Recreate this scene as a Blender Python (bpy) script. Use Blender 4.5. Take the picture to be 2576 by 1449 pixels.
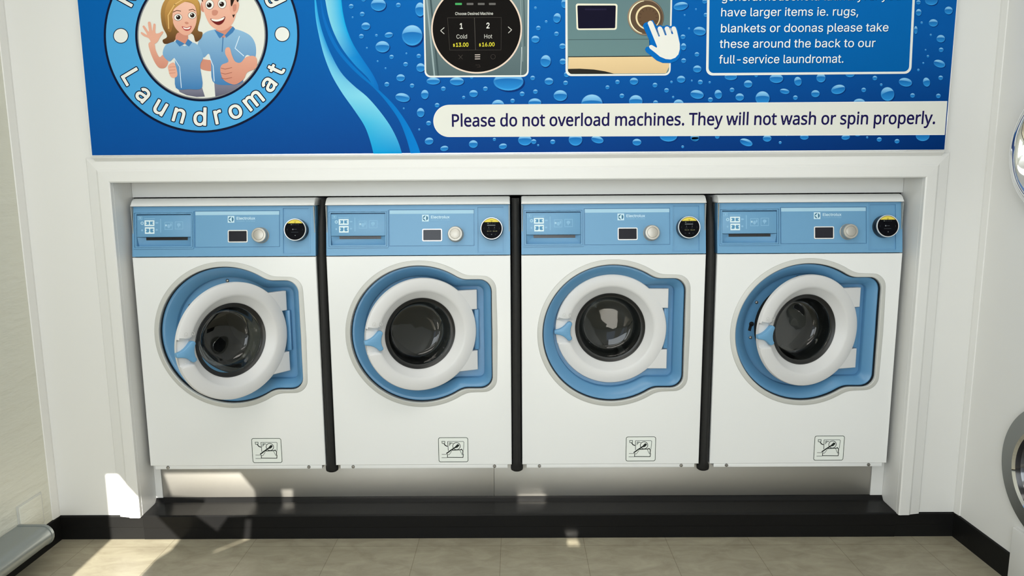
import bpy, bmesh, math, random
from math import sin, cos, pi, radians, sqrt, atan2, hypot
from mathutils import Vector, Matrix
from mathutils.geometry import tessellate_polygon

for o in list(bpy.data.objects):
    bpy.data.objects.remove(o)
SC = bpy.context.scene
COL = SC.collection

# ------------------------------------------------------------------ camera
FPX, CX, CY = 1707.9, 1288.0, 724.5
CAM = Vector((-0.0005, -2.3744, 1.2904))
YAW, PITCH, ROLL = -0.0056, 0.1458, -0.0065
_f = Vector((sin(YAW) * cos(PITCH), cos(YAW) * cos(PITCH), -sin(PITCH)))
_r = Vector((cos(YAW), -sin(YAW), 0))
_u = _r.cross(_f)
RIGHT = _r * cos(ROLL) + _u * sin(ROLL)
UP = _u * cos(ROLL) - _r * sin(ROLL)
FWD = _f
cam_data = bpy.data.cameras.new('camera')
cam_data.sensor_width = 36.0
cam_data.lens = FPX / 2576.0 * 36.0
cam_data.clip_start = 0.05
cam = bpy.data.objects.new('camera', cam_data)
COL.objects.link(cam)
cam.matrix_world = Matrix(((RIGHT.x, UP.x, -FWD.x, CAM.x), (RIGHT.y, UP.y, -FWD.y, CAM.y),
                           (RIGHT.z, UP.z, -FWD.z, CAM.z), (0, 0, 0, 1)))
SC.camera = cam


def at(px, py, Y):
    """the point of the plane y = Y seen at a pixel of the photograph"""
    d = RIGHT * ((px - CX) / FPX) - UP * ((py - CY) / FPX) + FWD
    return CAM + d * ((Y - CAM.y) / d.y)


# ------------------------------------------------------------------ world, sun, daylight, exposure
SUN_DIR = Vector((-0.045, 1.0, -0.40)).normalized()
ROOM_Y = -5.0                      # the shop front
world = bpy.data.worlds.new('daylight')
world.use_nodes = True
bgn = world.node_tree.nodes['Background']
bgn.inputs[0].default_value = (0.75, 0.86, 1.0, 1)
bgn.inputs[1].default_value = 1.2
SC.world = world


def light(name, kind, loc, rot, energy, color, **kw):
    d = bpy.data.lights.new(name, kind)
    d.energy = energy
    d.color = color
    for k, v in kw.items():
        setattr(d, k, v)
    o = bpy.data.objects.new(name, d)
    o.location = loc
    o.rotation_euler = rot
    COL.objects.link(o)
    return o


sun = light('sun', 'SUN', (0, -8, 6), (0, 0, 0), 16.5, (1.0, 0.95, 0.84), angle=0.003)
sun.rotation_euler = SUN_DIR.to_track_quat('-Z', 'Y').to_euler()
light('window_daylight', 'AREA', (-0.4, -4.85, 1.75), (radians(90), 0, 0), 52.0, (0.86, 0.94, 1.0), shape='RECTANGLE', size=2.4, size_y=1.7)
light('side_fill_light', 'AREA', (-1.62, -3.1, 1.45), (0, radians(-90), 0), 28.0, (0.89, 0.95, 1.0), shape='RECTANGLE', size=1.7, size_y=1.6)  # unseen fill lamp added by the left wall to brighten the right wall
light('ceiling_lamp_light', 'AREA', (-0.4, -1.35, 2.68), (0, 0, 0), 17.0, (1.0, 0.95, 0.88), shape='RECTANGLE', size=2.2, size_y=0.5)
light('ceiling_lamp_light', 'AREA', (0.0, -3.4, 2.68), (0, 0, 0), 14.0, (1.0, 0.95, 0.88), shape='RECTANGLE', size=2.2, size_y=0.5)

vs = SC.view_settings
vs.view_transform = 'Standard'
vs.look = 'None'
vs.exposure = 0.05
vs.gamma = 1.0
vs.use_curve_mapping = False
cy = SC.cycles
cy.use_denoising = True
try:
    cy.denoiser = 'OPENIMAGEDENOISE'
except Exception:
    pass
cy.max_bounces = 8
cy.diffuse_bounces = 5
cy.glossy_bounces = 4
cy.transmission_bounces = 6
cy.transparent_max_bounces = 8
cy.caustics_reflective = False
cy.caustics_refractive = False
cy.sample_clamp_indirect = 6.0


# ------------------------------------------------------------------ materials
def s2l(c):
    c = c / 255.0
    return c / 12.92 if c <= 0.04045 else ((c + 0.055) / 1.055) ** 2.4


def rgb(r, g, b):
    return (s2l(r), s2l(g), s2l(b), 1.0)


def mat(name, base, rough=0.5, metal=0.0, spec=0.5, coat=0.0, bump=None, mottle=None):
    """bump = (noise scale, strength, stretch) ; mottle = (second colour, noise scale, stretch)"""
    m = bpy.data.materials.new(name)
    m.use_nodes = True
    nt = m.node_tree
    p = nt.nodes['Principled BSDF']
    p.inputs['Base Color'].default_value = base
    p.inputs['Roughness'].default_value = rough
    p.inputs['Metallic'].default_value = metal
    p.inputs['Specular IOR Level'].default_value = spec
    p.inputs['Coat Weight'].default_value = coat
    p.inputs['Coat Roughness'].default_value = 0.12
    tc = nt.nodes.new('ShaderNodeTexCoord')

    def noise(scale, stretch, detail=4):
        mp = nt.nodes.new('ShaderNodeMapping')
        mp.inputs['Scale'].default_value = stretch
        n = nt.nodes.new('ShaderNodeTexNoise')
        n.inputs['Scale'].default_value = scale
        n.inputs['Detail'].default_value = detail
        nt.links.new(tc.outputs['Object'], mp.inputs['Vector'])
        nt.links.new(mp.outputs['Vector'], n.inputs['Vector'])
        return n
    if mottle:
        n = noise(mottle[1], mottle[2])
        r = nt.nodes.new('ShaderNodeValToRGB')
        r.color_ramp.elements[0].position = 0.35
        r.color_ramp.elements[0].color = base
        r.color_ramp.elements[1].position = 0.68
        r.color_ramp.elements[1].color = mottle[0]
        nt.links.new(n.outputs['Fac'], r.inputs['Fac'])
        nt.links.new(r.outputs['Color'], p.inputs['Base Color'])
    if bump:
        n = noise(bump[0], bump[2], 6)
        b = nt.nodes.new('ShaderNodeBump')
        b.inputs['Strength'].default_value = bump[1]
        b.inputs['Distance'].default_value = 0.01
        nt.links.new(n.outputs['Fac'], b.inputs['Height'])
        nt.links.new(b.outputs['Normal'], p.inputs['Normal'])
    return m


M = {}
M['wall'] = mat('white_wall_paint', (0.755, 0.755, 0.74, 1), 0.55, bump=(9, 0.05, (1, 1, 1)))
M['brick'] = mat('painted_rough_wall', (0.66, 0.66, 0.58, 1), 0.6, bump=(5.5, 0.8, (1, 1.0, 4)))
M['trim'] = mat('white_gloss_trim', (0.745, 0.745, 0.73, 1), 0.38)
M['recess'] = mat('grey_alcove_lining', (0.18, 0.18, 0.17, 1), 0.8)
M['ceiling'] = mat('ceiling_paint', (0.80, 0.79, 0.75, 1), 0.8)
M['black_vinyl'] = mat('black_vinyl', (0.0075, 0.0075, 0.0074, 1), 0.46, spec=0.16, bump=(60, 0.03, (1, 1, 1)))
M['black_sill'] = mat('black_sill_vinyl', (0.0080, 0.0080, 0.0082, 1), 0.24, spec=0.16, bump=(50, 0.04, (1, 1, 1)))
M['steel'] = mat('brushed_stainless_steel', (0.50, 0.485, 0.45, 1), 0.50, 1.0, bump=(40, 0.04, (1, 1, 40)))
M['steel_dark'] = mat('grey_brushed_steel', (0.30, 0.31, 0.30, 1), 0.42, 1.0, bump=(40, 0.03, (1, 30, 1)))
M['chrome'] = mat('polished_chrome', (0.82, 0.83, 0.84, 1), 0.06, 1.0)
M['enamel'] = mat('white_enamel', (0.81, 0.82, 0.82, 1), 0.22, spec=0.5, bump=(160, 0.012, (1, 1, 1)))
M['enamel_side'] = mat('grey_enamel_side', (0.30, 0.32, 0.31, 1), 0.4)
M['blue'] = mat('blue_panel_plastic', (0.135, 0.330, 0.545, 1), 0.38, bump=(220, 0.01, (1, 1, 1)))
M['blue_deep'] = mat('blue_moulded_plastic', (0.102, 0.270, 0.475, 1), 0.30)
M['surround'] = mat('pale_grey_surround_plastic', (0.56, 0.565, 0.54, 1), 0.30)
M['door_white'] = mat('pale_grey_door_plastic', (0.66, 0.66, 0.665, 1), 0.40)
M['rubber'] = mat('black_rubber', (0.008, 0.008, 0.008, 1), 0.4)
M['foam'] = mat('black_foam', (0.008, 0.008, 0.0075, 1), 0.7, bump=(120, 0.1, (1, 1, 1)))
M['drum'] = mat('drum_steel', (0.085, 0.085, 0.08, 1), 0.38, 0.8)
M['screen'] = mat('dark_display_glass', (0.010, 0.010, 0.018, 1), 0.18, spec=0.3)
M['black_plastic'] = mat('black_plastic', (0.006, 0.006, 0.009, 1), 0.22)
M['dial'] = mat('satin_dial_metal', (0.47, 0.45, 0.41, 1), 0.42, 0.6)
M['silver_rim'] = mat('silver_rim', (0.86, 0.86, 0.86, 1), 0.22, 0.5)
M['grey_ledge'] = mat('grey_laminate', (0.24, 0.265, 0.262, 1), 0.28, 0.25, bump=(60, 0.02, (1, 1, 1)))
M['plate_white'] = mat('white_plate_plastic', (0.66, 0.66, 0.58, 1), 0.5)
M['screw'] = mat('zinc_screw', (0.35, 0.34, 0.32, 1), 0.35, 1.0)


def print_mat(name, rough):
    m = bpy.data.materials.new(name)
    m.use_nodes = True
    nt = m.node_tree
    a = nt.nodes.new('ShaderNodeAttribute')
    a.attribute_name = 'Col'
    p = nt.nodes['Principled BSDF']
    p.inputs['Roughness'].default_value = rough
    p.inputs['Specular IOR Level'].default_value = 0.05
    nt.links.new(a.outputs['Color'], p.inputs['Base Color'])
    return m


M['print'] = print_mat('printed_vinyl', 0.5)


def glass_mat():
    m = bpy.data.materials.new('clear_door_glass')
    m.use_nodes = True
    nt = m.node_tree
    nt.nodes.remove(nt.nodes['Principled BSDF'])
    out = nt.nodes['Material Output']
    tr = nt.nodes.new('ShaderNodeBsdfTransparent')
    tr.inputs['Color'].default_value = (0.80, 0.84, 0.83, 1)
    gl = nt.nodes.new('ShaderNodeBsdfGlossy')
    gl.inputs['Roughness'].default_value = 0.02
    gl.inputs['Color'].default_value = (1, 1, 1, 1)
    fr = nt.nodes.new('ShaderNodeFresnel')
    fr.inputs['IOR'].default_value = 1.5
    cap = nt.nodes.new('ShaderNodeMath')
    cap.operation = 'MINIMUM'
    cap.inputs[1].default_value = 0.11
    nt.links.new(fr.outputs['Fac'], cap.inputs[0])
    mx = nt.nodes.new('ShaderNodeMixShader')
    nt.links.new(cap.outputs['Value'], mx.inputs['Fac'])
    nt.links.new(tr.outputs['BSDF'], mx.inputs[1])
    nt.links.new(gl.outputs['BSDF'], mx.inputs[2])
    nt.links.new(mx.outputs['Shader'], out.inputs['Surface'])
    return m


M['glass'] = glass_mat()


def floor_mat():
    m = bpy.data.materials.new('mottled_vinyl_tile_floor')
    m.use_nodes = True
    nt = m.node_tree
    L = nt.links.new
    p = nt.nodes['Principled BSDF']
    p.inputs['Roughness'].default_value = 0.36
    p.inputs['Specular IOR Level'].default_value = 0.35
    tc = nt.nodes.new('ShaderNodeTexCoord')
    mp = nt.nodes.new('ShaderNodeMapping')
    mp.inputs['Scale'].default_value = (1, 2.2, 1)
    L(tc.outputs['Object'], mp.inputs['Vector'])
    n = nt.nodes.new('ShaderNodeTexNoise')
    n.inputs['Scale'].default_value = 9.0
    n.inputs['Detail'].default_value = 9
    n.inputs['Roughness'].default_value = 0.65
    n.inputs['Distortion'].default_value = 0.7
    L(mp.outputs['Vector'], n.inputs['Vector'])
    r = nt.nodes.new('ShaderNodeValToRGB')
    e = r.color_ramp.elements
    e[0].position = 0.32
    e[0].color = (0.27, 0.24, 0.175, 1)
    e[1].position = 0.70
    e[1].color = (0.385, 0.355, 0.265, 1)
    L(n.outputs['Fac'], r.inputs['Fac'])
    b = nt.nodes.new('ShaderNodeTexBrick')
    b.offset = 0.0
    b.inputs['Scale'].default_value = 1.0
    b.inputs['Mortar Size'].default_value = 0.0012
    b.inputs['Brick Width'].default_value = 0.305
    b.inputs['Row Height'].default_value = 0.305
    b.inputs['Color1'].default_value = (1, 1, 1, 1)
    b.inputs['Color2'].default_value = (0.94, 0.94, 0.94, 1)
    b.inputs['Mortar'].default_value = (0.62, 0.60, 0.57, 1)
    mp2 = nt.nodes.new('ShaderNodeMapping')
    mp2.inputs['Location'].default_value = (0.06, 0.06, 0)
    L(tc.outputs['Object'], mp2.inputs['Vector'])
    L(mp2.outputs['Vector'], b.inputs['Vector'])
    mx = nt.nodes.new('ShaderNodeMixRGB')
    mx.blend_type = 'MULTIPLY'
    mx.inputs['Fac'].default_value = 1.0
    L(r.outputs['Color'], mx.inputs['Color1'])
    L(b.outputs['Color'], mx.inputs['Color2'])
    L(mx.outputs['Color'], p.inputs['Base Color'])
    return m


M['floor'] = floor_mat()


# ------------------------------------------------------------------ mesh helpers
class MB:
    def __init__(self):
        self.v, self.f, self.m, self.mats = [], [], [], []

    def slot(self, k):
        if k not in self.mats:
            self.mats.append(k)
        return self.mats.index(k)

    def face(self, idx, k):
        self.f.append(tuple(idx))
        self.m.append(self.slot(k))

    def poly(self, pts, k):
        n = len(self.v)
        self.v += [tuple(p) for p in pts]
        self.face(range(n, n + len(pts)), k)

    def box(self, x0, x1, y0, y1, z0, z1, k, bev=0.0):
        bm = bmesh.new()
        bmesh.ops.create_cube(bm, size=1.0)
        for v in bm.verts:
            v.co = Vector(((x0 + x1) / 2 + v.co.x * (x1 - x0), (y0 + y1) / 2 + v.co.y * (y1 - y0), (z0 + z1) / 2 + v.co.z * (z1 - z0)))
        if bev:
            bmesh.ops.bevel(bm, geom=bm.edges[:], offset=bev, segments=2, profile=0.5, affect='EDGES')
        self.add_bm(bm, k)

    def add_bm(self, bm, k, T=None):
        n = len(self.v)
        bm.verts.index_update()
        for v in bm.verts:
            self.v.append(tuple(T @ v.co if T else v.co))
        for f in bm.faces:
            self.face([n + v.index for v in f.verts], k)
        bm.free()

    def loft(self, rings, k, close=True, cap0=False, cap1=False):
        """rings: lists of equal length of 3-D points; k a material key or one per band"""
        n0 = len(self.v)
        N = len(rings[0])
        for r in rings:
            self.v += [tuple(p) for p in r]
        for i in range(len(rings) - 1):
            kk = k[i] if isinstance(k, (list, tuple)) else k
            for j in range(N if close else N - 1):
                a, b = n0 + i * N + j, n0 + i * N + (j + 1) % N
                self.face((a, b, b + N, a + N), kk)
        if cap0:
            self.face([n0 + j for j in range(N)][::-1], k[0] if isinstance(k, (list, tuple)) else k)
        if cap1:
            self.face([n0 + (len(rings) - 1) * N + j for j in range(N)], k[-1] if isinstance(k, (list, tuple)) else k)

    def prism(self, prof, axis, a, b, k):
        """closed profile swept along x ('x': profile is (y,z)) or y ('y': (x,z)) or z ('z': (x,y))"""
        def p(q, t):
            return (t, q[0], q[1]) if axis == 'x' else ((q[0], t, q[1]) if axis == 'y' else (q[0], q[1], t))
        self.loft([[p(q, a) for q in prof], [p(q, b) for q in prof]], k, True, True, True)

    def lathe(self, prof, c, k, axis='y', n=64, sgn=1, cap=False):
        """prof: (radius, along) pairs turned about an axis through c"""
        rings = []
        for r, a in prof:
            ring = []
            for i in range(n):
                t = 2 * pi * i / n
                if axis == 'y':
                    ring.append((c[0] + r * cos(t), c[1] + a, c[2] + r * sin(t)))
                elif axis == 'x':
                    ring.append((c[0] + a, c[1] + r * cos(t), c[2] + r * sin(t)))
                else:
                    ring.append((c[0] + r * cos(t), c[1] + r * sin(t), c[2] + a))
            rings.append(ring)
        self.loft(rings, k, True, cap, cap)

    def xform(self, fn):
        self.v = [tuple(fn(*p)) for p in self.v]
        return self

    def build(self, name, parent=None, smooth=35, loc=None, doubles=True):
        me = bpy.data.meshes.new(name)
        me.from_pydata(self.v, [], self.f)
        for k in self.mats:
            me.materials.append(M[k])
        for p, i in zip(me.polygons, self.m):
            p.material_index = i
        bm = bmesh.new()
        bm.from_mesh(me)
        if doubles:
            bmesh.ops.remove_doubles(bm, verts=bm.verts[:], dist=1e-6)
        bmesh.ops.recalc_face_normals(bm, faces=bm.faces[:])
        bm.to_mesh(me)
        bm.free()
        if smooth:
            me.shade_smooth()
            me.set_sharp_from_angle(angle=radians(smooth))
        o = bpy.data.objects.new(name, me)
        COL.objects.link(o)
        if parent:
            o.parent = parent
        if loc:
            o.location = loc
        return o


def tag(o, label=None, cat=None, group=None, kind=None):
    if label:
        o['label'] = label
    if cat:
        o['category'] = cat
    if group:
        o['group'] = group
    if kind:
        o['kind'] = kind
    return o


def empty(name, loc, rz=0.0):
    o = bpy.data.objects.new(name, None)
    o.empty_display_size = 0.1
    o.location = loc
    o.rotation_euler = (0, 0, rz)
    COL.objects.link(o)
    return o


def terrace(W0, W1, H0, H1, rects, k):
    """stepped plate: rects (u0,u1,s0,s1,height[,material]) later ones win; returns an MB in (u, s, out)"""
    us = sorted({W0, W1} | {r[0] for r in rects} | {r[1] for r in rects})
    ss = sorted({H0, H1} | {r[2] for r in rects} | {r[3] for r in rects})

    def h(u, s):
        v, kk = 0.0, k
        for r in rects:
            if r[0] < u < r[1] and r[2] < s < r[3]:
                v = r[4]
                kk = r[5] if len(r) > 5 else k
        return v, kk
    mb = MB()
    cells = [[h((us[i] + us[i + 1]) / 2, (ss[j] + ss[j + 1]) / 2) for j in range(len(ss) - 1)] for i in range(len(us) - 1)]
    for i in range(len(us) - 1):
        for j in range(len(ss) - 1):
            z, kk = cells[i][j]
            mb.poly([(us[i], ss[j], z), (us[i + 1], ss[j], z), (us[i + 1], ss[j + 1], z), (us[i], ss[j + 1], z)], kk)
            if i + 1 < len(us) - 1 and abs(cells[i + 1][j][0] - z) > 1e-7:
                z2, k2 = cells[i + 1][j]
                mb.poly([(us[i + 1], ss[j], z), (us[i + 1], ss[j], z2), (us[i + 1], ss[j + 1], z2), (us[i + 1], ss[j + 1], z)], kk if z > z2 else k2)
            if j + 1 < len(ss) - 1 and abs(cells[i][j + 1][0] - z) > 1e-7:
                z2, k2 = cells[i][j + 1]
                mb.poly([(us[i], ss[j + 1], z), (us[i], ss[j + 1], z2), (us[i + 1], ss[j + 1], z2), (us[i + 1], ss[j + 1], z)], kk if z > z2 else k2)
    return mb


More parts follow.
